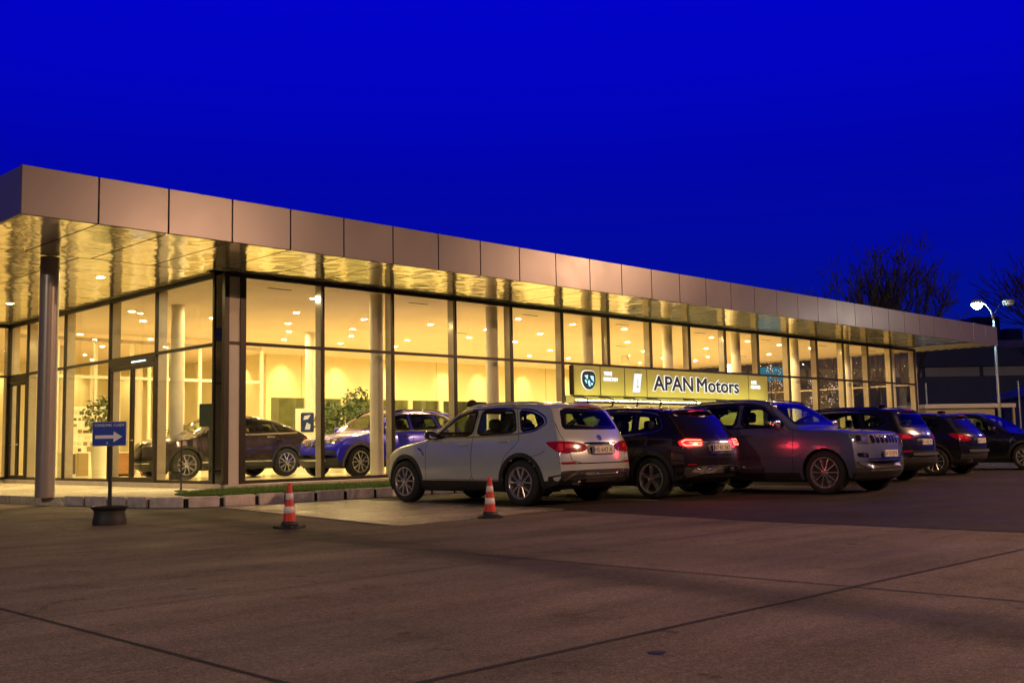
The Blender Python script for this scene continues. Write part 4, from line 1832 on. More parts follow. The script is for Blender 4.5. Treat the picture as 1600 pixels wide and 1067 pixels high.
        for i in range(m if closed else m - 1):
            j = (i + 1) % m
            q = (ca[i], ca[j], cb[j], cb[i])
            if any(h is None for h in q): continue
            if max((q[0][0] - q[2][0]).length, (q[1][0] - q[3][0]).length) > abs(w1 - w0) * 5 + .12: continue
            P = [h[0] + h[1] * off for h in q]
            f = (0, 1, 2, 3)
            if (P[1] - P[0]).cross(P[2] - P[0]).dot(q[0][1]) < 0: f = (3, 2, 1, 0)
            mb.add(P, [f], mi)
            if skirt:
                for (u, v) in ((0, 1), (2, 3)):
                    S = [P[u], P[v], P[v] - q[v][1] * (off + skirt), P[u] - q[u][1] * (off + skirt)]
                    mb.add(S, [(0, 1, 2, 3)], mi)

    def mesh(self, name, idxs, mats, mfun=None):
        vmap, vs, fs, mi = {}, [], [], []
        for i in idxs:
            g = []
            for q in self.faces[i]:
                if q not in vmap:
                    vmap[q] = len(vs); vs.append(q)
                g.append(vmap[q])
            fs.append(g)
            mi.append(mfun(i) if mfun else 0)
        me = bpy.data.meshes.new(name)
        me.from_pydata([self.verts[q] for q in vs], [], fs)
        for m in mats: me.materials.append(m)
        me.polygons.foreach_set('material_index', mi)
        me.polygons.foreach_set('use_smooth', [True] * len(fs))
        me.update()
        try:
            me.normals_split_custom_set_from_vertices([self.N[q] for q in vs])
        except Exception:
            pass
        o = bpy.data.objects.new(name, me)
        COL.objects.link(o)
        return o


# ------------------------------------------------------------------ car materials
def paint(name, col, metal=0.0, rough=.28, coat=1.0):
    m = mat(name, col, rough, metal, coat=coat, var=.04, vscale=2.0, rvar=.03)
    return m


m_clad = mat('black car plastic', (0.016, 0.016, 0.016), 0.55, bump=.15, bscale=120)
m_gloss = mat('gloss black trim', (0.008, 0.008, 0.009), 0.08, coat=.6)
m_chrome = mat('satin chrome', (0.72, 0.72, 0.72), 0.16, 1.0)
m_alu = mat('alloy wheel silver', (0.60, 0.60, 0.60), 0.24, 0.85)
m_alu_d = mat('dark wheel barrel', (0.05, 0.05, 0.05), 0.4, 0.6)
m_tyre = mat('tyre rubber', (0.012, 0.012, 0.012), 0.75, bump=.2, bscale=70)
m_cabin = mat('dark car interior', (0.018, 0.018, 0.018), 0.7)
m_seam = mat('panel gap', (0.004, 0.004, 0.004), 0.9)
m_cglass = glass('car side glass', (0.80, 0.88, 0.76), 0.05)
m_cglass_d = glass('dark tinted car glass', (0.42, 0.47, 0.40), 0.06)
m_tail = mat('red tail lamp', (0.20, 0.004, 0.006), 0.10, coat=1.0, emit=(1, .02, .02), estr=.05, var=.5, vscale=14)
m_tail_hi = mat('bright red lamp facet', (0.45, 0.02, 0.02), 0.12, coat=1.0, emit=(1, .05, .05), estr=.10)
m_lamp = mat('clear headlamp', (0.16, 0.17, 0.19), 0.08, .5, coat=1.0, var=.6, vscale=16)
m_plate = mat('number plate white', (0.62, 0.58, 0.55), 0.5, var=.08)
m_ptext = mat('plate characters', (0.06, 0.05, 0.06), 0.5)
m_foil = mat('licence recess', (0.02, 0.02, 0.02), 0.4)


def make_wheel(parent, R, rr, style, n=5, metal=None, width=.23):
    metal = metal or m_alu
    g = MB()
    w = width / 2
    g.lathe([(rr - .01, -w + .02), (rr + .012, -w + .004), (rr + .05, -w - .006), (R - .03, -w + .004), (R - .008, -w + .025), (R, -w + .05),
             (R, w - .05), (R - .008, w - .025), (R - .03, w - .004), (rr + .05, w + .006), (rr + .012, w - .004), (rr - .01, w - .02)][::-1], n=48, axis='y')
    wh = g.build('wheel', m_tyre, parent, smooth='auto')
    g = MB()
    g.lathe([(rr - .004, -w + .02), (rr - .004, w - .012), (rr - .03, w - .05), (0, w - .06)][::-1], n=36, axis='y', mi=1)
    g.lathe([(rr + .014, w - .006), (rr + .008, w + .006), (rr - .008, w + .005), (rr - .022, w - .014), (rr - .026, w - .05)], n=48, axis='y')
    # spokes
    for k in range(n):
        a = 2 * pi * k / n + .3
        for sgn in (-1, 1):
            if style == 'vee':
                a0, a1, wd0, wd1 = a + sgn * .10, a + sgn * .30, .016, .019
            elif style == 'pair':
                a0, a1, wd0, wd1 = a + sgn * .26, a + sgn * .105, .013, .013
            elif style == 'fan':
                a0, a1, wd0, wd1 = a + sgn * .22, a + sgn * .26, .014, .020
            else:
                a0, a1, wd0, wd1 = a + sgn * .31, a + sgn * .31, .014, .016
            r0, r1 = .05, rr - .012
            p0 = Vector((r0 * cos(a0), 0, r0 * sin(a0)))
            p1 = Vector((r1 * cos(a1), 0, r1 * sin(a1)))
            t = (p1 - p0).normalized()
            nn = Vector((-t.z, 0, t.x))
            y0, y1, yb = w - .004, w - .012, .045
            vs = []
            for (p, wd, yy) in ((p0, wd0, y0), (p1, wd1, y1)):
                vs += [p + nn * wd + Vector((0, yy - .006, 0)), p + nn * wd * .55 + Vector((0, yy + .004, 0)), p - nn * wd * .55 + Vector((0, yy + .004, 0)),
                       p - nn * wd + Vector((0, yy - .006, 0)), p - nn * wd + Vector((0, yy - yb, 0)), p + nn * wd + Vector((0, yy - yb, 0))]
            fs = [(q, (q + 1) % 6, (q + 1) % 6 + 6, q + 6) for q in range(6)]
            g.add(vs, fs)
    g.lathe([(0, w + .006), (.03, w + .006), (.036, w), (.07, w - .004), (.075, w - .03)][::-1], n=20, axis='y')
    for k in range(5):
        a = 2 * pi * k / 5
        g.lathe([(0, w + .004), (.009, w + .004), (.009, w - .02)][::-1], .055 * cos(a), 0, .055 * sin(a), 6, 1, 'y')
    g.build('rim', [metal, m_alu_d], wh, smooth='auto')
    return wh


def make_car(sp, name, label, cat, loc, rz, group=None, plate=None):
    B = Body(sp)
    root = empty(name, label, cat, loc, rz, group)
    hw, wb, R = B.hw, sp['wb'], sp['R']
    axles = (wb / 2, -wb / 2)
    Ra = R + sp.get('arch', .055)
    PAINT = sp['paint']
    trim = sp.get('trim', m_gloss)
    removed = set()
    assign = {}
    # wheel openings
    for i, c in enumerate(B.fc):
        if abs(c.y) < hw * .52: continue
        for ax_ in axles:
            if (c.x - ax_) ** 2 + (c.z - R) ** 2 < (Ra - .004) ** 2:
                removed.add(i)
    # windows
    winlist = []
    for (mode, nm, poly, both, tint) in sp['windows']:
        pl = chaikin(poly, 2, .12)
        ins = inset(densify(pl, .03), .018)
        for s in ((1, -1) if both else (1,)):
            for i in B.faces_in(mode, ins, s, .10): removed.add(i)
            winlist.append((mode, nm, pl, s, tint))
    # panels of their own
    panels = []
    for (nm, mode, poly, both) in sp['panels']:
        pl = chaikin(poly, 1, .15)
        for s in ((1, -1) if both else (1,)):
            ids = [i for i in B.faces_in(mode, pl, s, .12) if i not in assign]
            for i in ids: assign[i] = len(panels)
            panels.append((nm, mode, pl, s))
    kc = B.NB + 6
    xcl = sp.get('clad_ends', None)

    def mf(i):
        t = B.tags[i]
        if t < kc: return 1
        return 0
    ids = {}
    for i in range(len(B.faces)):
        if i in removed: continue
        ids.setdefault(assign.get(i, -1), []).append(i)
    objs = {}
    body = B.mesh('body', ids[-1], [PAINT, m_clad], mf)
    body.parent = root
    for k, (nm, mode, pl, s) in enumerate(panels):
        if k not in ids: continue
        o = B.mesh(nm, ids[k], [PAINT, m_clad], mf)
        o.parent = root
        objs[(nm, s)] = o
        g = MB()
        B.ribbon(g, mode, pl, -.004, .005, s, .0018)
        if g.f:
            g.build('panel_gap', m_seam, o)
    # glass with black surround
    for (mode, nm, pl, s, tint) in winlist:
        g = MB()
        B.decal(g, mode, pl, s, .0015, 0, .07)
        par = root
        w = g.build(nm, tint or m_cglass, par, smooth=True)
        g = MB()
        B.ribbon(g, mode, pl, -.012, sp.get('frit', .03) if mode == 'side' else .05, s, .003)
        g.build('window_seal', m_gloss, w, smooth=True)
    # trim line around the side glass
    if 'dlo' in sp:
        for s in (1, -1):
            g = MB()
            B.ribbon(g, 'side', chaikin(sp['dlo'], 2, .15), -sp.get('dlow', .008), sp.get('dlow', .008) + .008, s, .007, skirt=.006)
            g.build('window_trim', trim, root, smooth=True)
    # wheel arch trims, wells and wheels
    for ax_ in axles:
        for s in (1, -1):
            g = MB()
            arc = [(ax_ + (Ra + .022) * cos(t), R + (Ra + .022) * sin(t)) for t in [radians(-28 + 236 * k / 40) for k in range(41)]]
            B.ribbon(g, 'side', arc, -.034, .034, s, .010, closed=False, step=.05, skirt=.035)
            if g.f:
                g.build('wheel_arch', sp.get('archmat', m_clad), root, smooth='auto')
    for ax_ in axles:
        for s in (1, -1):
            g = MB()
            ya, yb = hw * .45, hw * .93
            n = 26
            vs = []
            for k in range(n + 1):
                t = radians(-20) + radians(220) * k / n
                for y in (ya, yb):
                    vs.append((ax_ + (Ra + .012) * cos(t), s * y, max(.16, R + (Ra + .012) * sin(t))))
            fs = [(2 * k, 2 * k + 1, 2 * k + 3, 2 * k + 2) for k in range(n)]
            fs.append(tuple(2 * k for k in range(n + 1)))
            g.add(vs, fs)
            g.build('wheel_well', m_dark, root)
    wy = hw * sp.get('track', .985) - .115
    w0 = make_wheel(root, R, sp['rr'], sp['spokes'], sp.get('nsp', 5), sp.get('rimmat'))
    first = True
    for ax_ in axles:
        for s in (1, -1):
            w = w0 if first else copy_tree(w0, root)
            first = False
            w.location = (ax_, s * wy, R)
            w.rotation_euler = (0, 0, 0 if s > 0 else pi)
            if s < 0:
                w.rotation_euler = (0, 0, pi)
    # cabin
    g = MB()
    zf = .42
    g.box(-1.75, 1.25, -hw * .80, hw * .80, .30, .40)
    cz = sp.get('belt', 1.1)
    for s in (1, -1):
        g.blob((.06, s * .38, .55), (.28, .24, .13), 4)
        g.blob((-.28, s * .38, .88), (.10, .23, .36), 3.5)
        g.blob((-.34, s * .38, cz + .21), (.055, .135, .10), 3)
        g.blob((-1.12, s * .38, cz + .13), (.05, .12, .09), 3)
    g.blob((-.80, 0, .58), (.30, .62, .13), 4)
    g.blob((-1.10, 0, .88), (.10, .62, .32), 4)
    g.blob((.74, 0, .88), (.26, hw * .74, .16), 4)
    g.box(-1.9, -1.1, -hw * .7, hw * .7, .4, .82)
    g.tube([(.44 + .17 * sin(t) * .35, .38 + .18 * cos(t), .93 + .18 * sin(t)) for t in [2 * pi * k / 18 for k in range(19)]], .016, 6, cap=False)
    g.build('cabin', m_cabin, root, smooth='auto')
    # mirrors
    mx, mz = sp['mirror']
    for s in (1, -1):
        h = B.cast('side', mx, mz - .02, s)
        if h:
            p = h[0]
            g = MB()
            g.blob((p.x + .0, p.y + s * .145, mz + .03), (.075, .115, .075), 2.8, 18, 12)
            g.tube([(p.x - .01, p.y - s * .02, mz - .03), (p.x, p.y + s * .08, mz - .015)], .03, 8)
            o = g.build('wing_mirror', sp.get('mirrormat', m_clad), root, smooth=True)
            g = MB()
            g.blob((p.x - .072, p.y + s * .148, mz + .03), (.006, .092, .055), 3, 14, 8)
            g.build('mirror_glass', m_chrome, o, smooth=True)
    # door handles
    for (hx, hz) in sp.get('handles', ()):
        for s in (1, -1):
            h = B.cast('side', hx, hz, s)
            if h:
                g = MB()
                p = h[0]
                g.blob((p.x, p.y + s * .028, p.z), (.115, .014, .017), 3, 14, 8)
                g.blob((p.x + .09, p.y + s * .008, p.z), (.02, .02, .014), 3, 8, 6)
                g.blob((p.x - .09, p.y + s * .008, p.z), (.02, .02, .014), 3, 8, 6)
                key = 'door'
                o = g.build('door_handle', sp.get('handlemat', PAINT), root, smooth=True)
    # roof rails
    if 'rails' in sp:
        x0, x1, yy, rm = sp['rails']
        for s in (1, -1):
            pts = []
            for k in range(15):
                x = x0 + (x1 - x0) * k / 14
                h = B.cast('top', x, yy - .04 * abs(k / 7 - 1) ** 2, s)
                if h:
                    lift = .022 if 0 < k < 14 else .0
                    pts.append(h[0] + Vector((0, 0, lift)))
            g = MB()
            g.tube(pts, .017, 8)
            g.build('roof_rail', rm, root, smooth=True)
    # free detail decals
    for d in sp.get('details', ()):
        nm, m, mode, poly, both = d[:5]
        opt = d[5] if len(d) > 5 else {}
        pl = chaikin(poly, opt.get('it', 2), opt.get('keep', .16))
        for s in ((1, -1) if both else (1,)):
            g = MB()
            B.decal(g, mode, pl, s, opt.get('off', .006), opt.get('skirt', .014), opt.get('cell', .045))
            if not g.f: continue
            o = g.build(nm, m, root, smooth='auto')
            for (nm2, m2, poly2, opt2) in opt.get('sub', ()):
                g2 = MB()
                B.decal(g2, mode, chaikin(poly2, opt2.get('it', 1), .16), s, opt2.get('off', .010), opt2.get('skirt', .006), opt2.get('cell', .03))
                if g2.f:
                    g2.build(nm2, m2, o, smooth='auto')
    for (nm, m, mode, pts, both, w_, off) in sp.get('lines', ()):
        for s in ((1, -1) if both else (1,)):
            g = MB()
            B.ribbon(g, mode, pts, -w_ / 2, w_ / 2, s, off, closed=False, skirt=.008)
            if g.f: g.build(nm, m, root, smooth='auto')
    # spoiler over the tailgate glass
    if 'spoiler' in sp:
        xs_, zs_, yw_, th = sp['spoiler']
        g = MB()
        n = 16
        vs, fs = [], []
        prof = [(.24, .012), (.10, .022), (-.03, .012), (-.055, -.008), (-.045, -.03), (.06, -.035), (.24, -.02)]
        for k in range(n + 1):
            y = -yw_ + 2 * yw_ * k / n
            q = (y / yw_) ** 2
            for (dx, dz) in prof:
                vs.append((xs_ + dx + .10 * q * q, y, zs_ + dz - .055 * q))
        m_ = len(prof)
        for k in range(n):
            for j in range(m_):
                j2 = (j + 1) % m_
                fs.append((k * m_ + j, k * m_ + j2, (k + 1) * m_ + j2, (k + 1) * m_ + j))
        fs.append(tuple(range(m_))); fs.append(tuple(n * m_ + j for j in range(m_))[::-1])
        g.add(vs, fs)
        o = g.build('spoiler', PAINT, root, smooth='auto')
        g = MB()
        g.box(xs_ - .062, xs_ - .052, -.16, .16, zs_ - .022, zs_ - .008)
        g.build('brake_light', m_tail_hi, o)
    # plates
    if plate:
        for (end, txt) in plate:
            px, pz = sp['plate_' + end]
            sg = -1 if end == 'rear' else 1
            h = B.cast(end, 0, pz)
            xx = h[0].x + sg * px
            g = MB()
            g.box(min(xx, xx + sg * .012), max(xx, xx + sg * .012), -.262, .262, pz - .058, pz + .058)
            o = g.build('number_plate', m_plate, root, bevel=.003)
            g = MB()
            place_text(g, txt, .44, (xx + sg * .0135, -sg * .22 * -1 if False else (.22 if end == 'rear' else -.22), pz - .037), (0, -1 if end == 'rear' else 1, 0), (0, 0, 1), (sg, 0, 0), extrude=.001, height=.074)
            g.build('plate_text', m_ptext, o)
            g = MB()
            y0 = .262 if end == 'rear' else -.262
            g.box(min(xx + sg * .0125, xx + sg * .0138), max(xx + sg * .0125, xx + sg * .0138), *(sorted((y0, y0 + (-.035 if end == 'rear' else .035)))), pz - .055, pz + .055)
            g.build('plate_band', mat('plate blue band', (0.01, 0.03, 0.25), .5), o)
    # exhaust tips
    for (y, z) in sp.get('exhaust', ()):
        g = MB()
        xx = B.xr + .07
        g.lathe([(.030, -.14), (.034, 0), (.028, .002), (.024, -.02), (.024, -.12)], 0, 0, 0, 18, 0, 'y')
        g.v = [(xx - v[1] - .02, y + v[0], z + v[2]) for v in g.v]
        g.build('exhaust_tip', m_chrome, root, smooth='auto')
    return root, B
# ------------------------------------------------------------------ the cars
def shift(poly, dx=0, dz=0, kx=1, kz=1):
    return [(x * kx + dx, z * kz + dz) for x, z in poly]


SIDE_SUV = [(0.18, .86), (.30, .945), (.42, .985), (.58, 1.0), (.78, .995), (.92, .975), (1.02, .955), (1.10, .925), (1.2, .88), (1.35, .82), (1.5, .755), (1.62, .70), (1.8, .64)]
PLAN_SUV = [(-2.4, .90), (-2.0, .955), (-1.4, .99), (-.5, 1.0), (.6, 1.0), (1.3, .985), (1.8, .95), (2.1, .90), (2.3, .84)]
BEND_SUV = [(-2.45, -.22), (-2.1, -.14), (-1.75, -.07), (-1.2, 0), (0, 0), (.6, .05), (1.15, .13), (1.7, .12), (2.05, .24), (2.3, .36)]
CAPH_SUV = [(-2.4, .10), (-2.2, .075), (-1.9, .075), (-1.5, .10), (0, .11), (.5, .10), (.9, .075), (1.25, .075), (1.6, .10), (2.3, .14)]

SUV = dict(
    W=1.88, wb=2.81, R=.365, rr=.245, spokes='vee', belt=1.1,
    top=[(-2.375, .56), (-2.37, .74), (-2.335, .92), (-2.285, 1.06), (-2.225, 1.15), (-1.97, 1.535), (-1.87, 1.605), (-1.35, 1.65), (-.65, 1.67), (-.15, 1.652),
         (.16, 1.588), (.52, 1.405), (.96, 1.128), (1.16, 1.085), (1.7, 1.02), (2.03, .945), (2.16, .86), (2.23, .72), (2.255, .56)],
    side=SIDE_SUV, plan=PLAN_SUV,
    bend=[(-2.45, -.22), (-2.1, -.14), (-1.75, -.07), (-1.2, 0), (-.1, 0), (.4, .05), (.95, .13), (1.6, .12), (2.05, .24), (2.3, .36)],
    caph=CAPH_SUV, mirror=(.60, 1.125), cladz=.40,
    windows=[
        ('side', 'door_window', [(.68, 1.115), (.15, 1.47), (-.10, 1.53), (-.26, 1.54), (-.26, 1.125)], True, m_cglass),
        ('side', 'door_window', [(-.36, 1.13), (-.36, 1.54), (-.75, 1.545), (-1.10, 1.53), (-1.27, 1.165)], True, m_cglass),
        ('side', 'quarter_window', [(-1.37, 1.175), (-1.22, 1.52), (-1.52, 1.48), (-1.74, 1.38), (-1.80, 1.30), (-1.64, 1.205)], True, m_cglass_d),
        ('rear', 'rear_window', [(-.62, 1.20), (.62, 1.20), (.65, 1.24), (.53, 1.52), (-.53, 1.52), (-.65, 1.24)], False, m_cglass_d),
        ('front', 'windscreen', [(-.66, 1.16), (.66, 1.16), (.69, 1.19), (.54, 1.565), (-.54, 1.565), (-.69, 1.19)], False, m_cglass)],
    dlo=[(.76, 1.09), (.17, 1.50), (-.10, 1.565), (-.75, 1.577), (-1.15, 1.56), (-1.56, 1.515), (-1.80, 1.40), (-1.865, 1.29), (-1.66, 1.17), (-1.2, 1.125), (-.3, 1.10)],
    panels=[
        ('door', 'side', [(.83, .27), (.85, 1.06), (.72, 1.09), (.15, 1.59), (-.29, 1.63), (-.31, .27)], True),
        ('door', 'side', [(-.31, .27), (-.29, 1.63), (-1.12, 1.62), (-1.32, 1.17), (-1.36, 1.02), (-1.02, .74), (-.95, .27)], True),
        ('tailgate', 'rear', [(-.70, 1.65), (.70, 1.65), (.76, 1.13), (.72, .98), (.64, .66), (-.64, .66), (-.72, .98), (-.76, 1.13)], False),
        ('bonnet', 'top', [(1.02, -.70), (2.05, -.55), (2.11, 0), (2.05, .55), (1.02, .70), (1.10, 0)], False)],
    plate_rear=(.012, .87), plate_front=(.012, .52), handles=((-.12, .985), (-1.05, 1.03)),
    spoiler=(-1.93, 1.59, .62, .04),
)


def derive(base, **kw):
    d = dict(base)
    d.update(kw)
    return d


# common SUV rear/front details (outlines in metres)
TL_SUV = ('tail_light', m_tail, 'rcorner', [(-1.235, .885), (-1.19, .995), (-.98, 1.012), (-.74, 1.0), (-.80, .93), (-.93, .835), (-1.10, .815)], True,
          dict(off=.010, skirt=.03, cell=.035, it=1, sub=[('lamp_facet', m_tail_hi, [(-1.16, .90), (-1.13, .96), (-1.03, .965), (-1.03, .90)], dict(off=.013)),
                                                          ('lamp_facet', m_tail_hi, [(-1.00, .86), (-1.0, .97), (-.93, .975), (-.91, .87)], dict(off=.013))]))
TL_SUV_IN = ('tail_light', m_tail, 'rear', [(.345, .885), (.36, .955), (.56, .998), (.64, .995), (.645, .835), (.50, .838), (.40, .855)], True, dict(off=.010, skirt=.03, cell=.035, it=1))
REAR_COMMON = [
    ('tail_reflector', m_tail, 'rcorner', [(-1.20, .655), (-1.20, .69), (-.94, .69), (-.95, .655)], True, dict(off=.006, it=1)),
    ('bumper_cladding', m_clad, 'rear', [(-.86, .30), (-.88, .50), (-.66, .515), (-.56, .565), (.56, .565), (.66, .515), (.88, .50), (.86, .30)], False, dict(off=.004, it=1, cell=.06)),
    ('plate_recess', m_foil, 'rear', [(-.33, .785), (-.36, .955), (.36, .955), (.33, .785)], False, dict(off=.003, it=1)),
    ('plate_light_strip', m_gloss, 'rear', [(-.36, .955), (-.38, .985), (.38, .985), (.36, .955)], False, dict(off=.016, it=1)),
    ('tailgate_groove', m_seam, 'rear', [(-.66, .655), (-.66, .672), (.66, .672), (.66, .655)], False, dict(off=.002, it=0, skirt=0)),
    ('rear_badge', m_chrome, 'rear', [(.045 * cos(2 * pi * k / 14), 1.055 + .045 * sin(2 * pi * k / 14)) for k in range(14)], False, dict(off=.012, it=0)),
]

# --- 1: silver-grey SUV in front, tail towards the camera
p_silver = paint('silver metallic paint', (0.61, 0.665, 0.68), .45, .22)
sp = derive(SUV, paint=p_silver, trim=m_chrome, rails=(-1.62, .35, .60, p_silver), handlemat=p_silver, mirrormat=m_gloss,
            details=[TL_SUV, TL_SUV_IN] + REAR_COMMON + [
                ('skid_plate', m_chrome, 'rear', [(-.36, .375), (-.40, .445), (.40, .445), (.36, .375)], False, dict(off=.016, it=1)),
                ('skid_plate', m_chrome, 'rear', [(-.36, .475), (-.44, .495), (-.40, .525), (.40, .525), (.44, .495), (.36, .475)], False, dict(off=.014, it=1)),
                ('bumper_trim', m_chrome, 'rear', [(.46, .505), (.46, .525), (.64, .52), (.80, .415), (.78, .395), (.62, .495)], True, dict(off=.012, it=1)),
                ('sill_trim', m_chrome, 'side', [(-.92, .395), (-.92, .418), (.93, .418), (.93, .395)], True, dict(off=.012, it=0)),
                ('fender_vent', m_chrome, 'side', [(.90, .80), (.87, .845), (.98, .93), (1.08, .945), (1.06, .925), (.96, .88)], True, dict(off=.008, it=1)),
                ('rear_wiper', m_clad, 'rear', [(.02, 1.215), (.03, 1.235), (.44, 1.26), (.44, 1.25)], False, dict(off=.02, it=0)),
                ('head_lamp', m_lamp, 'fcorner', [(-1.10, .80), (-1.06, .90), (-.84, .915), (-.78, .86), (-.92, .80)], True, dict(off=.006, it=1)),
            ],
            lines=[('body_crease', m_seam, 'side', [(-1.9, .86), (-1.75, .80), (-1.55, .775)], True, .007, .0015)],
            exhaust=((.56, .36),))
c1, B1 = make_car(sp, 'parked_car', 'silver-grey SUV parked nose to the showroom, nearest the traffic cones', 'car', (12.86, 13.32, 0), pi / 2 + .02, 'cars parked along the showroom front',
                  plate=[('rear', 'HS 643 A')])

# --- 2: dark crossover with lit tail lamps
p_plum = paint('very dark plum paint', (0.012, 0.006, 0.011), .3, .24)
m_led = emitter('lit red tail lamp bar', (1.0, 0.10, 0.045), 7.0)
m_tail_on = mat('lit red tail lamp body', (0.35, 0.004, 0.008), 0.12, coat=1.0, emit=(1.0, .015, .03), estr=1.1)
CROSS = derive(SUV, W=1.84, wb=2.675, R=.355, rr=.243, spokes='pair', belt=1.06,
    top=[(-2.20, .54), (-2.195, .74), (-2.16, .96), (-2.10, 1.05), (-2.02, 1.12), (-1.68, 1.45), (-1.56, 1.52), (-1.1, 1.585), (-.4, 1.62), (.1, 1.61),
         (.45, 1.55), (.8, 1.37), (1.18, 1.09), (1.34, 1.05), (1.75, .98), (2.0, .90), (2.12, .80), (2.19, .66), (2.21, .54)],
    plan=[(-2.25, .90), (-1.9, .955), (-1.3, .99), (-.5, 1.0), (.6, 1.0), (1.3, .985), (1.8, .94), (2.1, .88), (2.25, .82)],
    bend=[(-2.25, -.26), (-1.95, -.18), (-1.6, -.09), (-1.1, 0), (0, 0), (.6, .05), (1.15, .13), (1.7, .12), (2.0, .24), (2.22, .36)],
    windows=[
        ('side', 'door_window', [(.92, 1.085), (.42, 1.43), (.12, 1.49), (-.10, 1.50), (-.10, 1.095)], True, m_cglass),
        ('side', 'door_window', [(-.19, 1.10), (-.19, 1.50), (-.6, 1.505), (-.86, 1.49), (-.90, 1.12)], True, m_cglass),
        ('side', 'quarter_window', [(-1.00, 1.13), (-.97, 1.475), (-1.36, 1.425), (-1.47, 1.22), (-1.42, 1.19)], True, m_cglass),
        ('rear', 'rear_window', [(-.60, 1.19), (.60, 1.19), (.62, 1.22), (.50, 1.42), (-.50, 1.42), (-.62, 1.22)], False, m_gloss),
        ('front', 'windscreen', [(-.66, 1.13), (.66, 1.13), (.69, 1.16), (.54, 1.53), (-.54, 1.53), (-.69, 1.16)], False, m_cglass)],
    dlo=[(.98, 1.065), (.44, 1.46), (.12, 1.52), (-.6, 1.535), (-1.0, 1.51), (-1.40, 1.455), (-1.54, 1.215), (-1.44, 1.155), (-1.0, 1.10), (-.2, 1.07)],
    panels=[
        ('door', 'side', [(.98, .27), (1.0, 1.05), (.93, 1.07), (.42, 1.55), (-.13, 1.58), (-.15, .27)], True),
        ('door', 'side', [(-.15, .27), (-.13, 1.58), (-.9, 1.56), (-.98, 1.12), (-1.06, .98), (-.92, .72), (-.88, .27)], True),
        ('tailgate', 'rear', [(-.66, 1.56), (.66, 1.56), (.74, 1.10), (.70, .80), (.60, .70), (-.60, .70), (-.70, .80), (-.74, 1.10)], False)],
    plate_rear=(.012, .86), handles=((.02, .96), (-.80, .98)), spoiler=(-1.66, 1.52, .60, .05), mirror=(.84, 1.10), caph=CAPH_SUV)
ring = lambda pts: pts
sp = derive(CROSS, paint=p_plum, trim=m_chrome, rails=None, handlemat=p_plum, mirrormat=p_plum,
            details=[
                ('tail_light', m_tail_on, 'rcorner', [(-1.17, .885), (-1.17, 1.005), (-.86, 1.02), (-.74, .975), (-.76, .905), (-.86, .875)], True,
                 dict(off=.010, skirt=.03, cell=.035, it=1, sub=[
                     ('lamp_bar', m_led, [(-1.145, .978), (-1.145, .993), (-.86, 1.003), (-.79, .975), (-.785, .955), (-.81, .955), (-.87, .985)], dict(off=.014, it=0)),
                     ('lamp_bar', m_led, [(-1.145, .898), (-1.145, .913), (-.86, .912), (-.815, .935), (-.79, .935), (-.84, .892)], dict(off=.014, it=0)),
                     ('lamp_bar', m_led, [(-1.145, .940), (-1.145, .952), (-.92, .955), (-.92, .943)], dict(off=.014, it=0)),
                     ('lamp_bar', m_led, [(-1.145, .898), (-1.13, .898), (-1.13, .952), (-1.145, .952)], dict(off=.0145, it=0))])),
                ('tail_strip', m_chrome, 'rear', [(-.62, .945), (-.62, .957), (.62, .957), (.62, .945)], False, dict(off=.012, it=0)),
                ('plate_recess', m_foil, 'rear', [(-.31, .78), (-.35, .93), (.35, .93), (.31, .78)], False, dict(off=.003, it=1)),
                ('recess_frame', m_chrome, 'rear', [(-.30, .755), (-.31, .785), (.31, .785), (.30, .755)], False, dict(off=.012, it=1)),
                ('rear_badge', m_chrome, 'rear', [(-.035, 1.08), (.01, 1.10), (.04, 1.075), (.025, 1.05), (.045, 1.02), (.02, .985), (-.03, .98), (-.01, 1.02), (-.045, 1.035)], False, dict(off=.012, it=1, cell=.02)),
                ('bumper_cladding', m_clad, 'rear', [(-.84, .30), (-.86, .50), (-.6, .56), (.6, .56), (.86, .50), (.84, .30)], False, dict(off=.004, it=1, cell=.06)),
                ('skid_plate', m_chrome, 'rear', [(-.80, .365), (-.68, .50), (-.52, .545), (.52, .545), (.68, .50), (.80, .365), (.62, .40), (.5, .43), (-.5, .43), (-.62, .40)], False, dict(off=.018, it=1)),
                ('reflector', m_tail, 'rear', [(.62, .575), (.62, .595), (.78, .595), (.78, .575)], True, dict(off=.006, it=0)),
            ])
sp.pop('rails')
c2, B2 = make_car(sp, 'parked_car', 'very dark plum crossover with glowing red tail lamps beside the silver-grey SUV', 'car', (15.42, 12.62, 0), pi / 2, 'cars parked along the showroom front', plate=[('rear', '07 KL 562')])
for s in (1, -1):
    l = bpy.data.lights.new('tail_lamp_light', 'POINT')
    l.energy = 6
    l.color = (1.0, .03, .06)
    l.shadow_soft_size = .12
    o = bpy.data.objects.new('tail_lamp_light', l)
    COL.objects.link(o)
    o.parent = c2
    h = B2.cast('rcorner', -.98, .95, s)
    p_ = h[0] + h[1] * .10
    o.location = p_

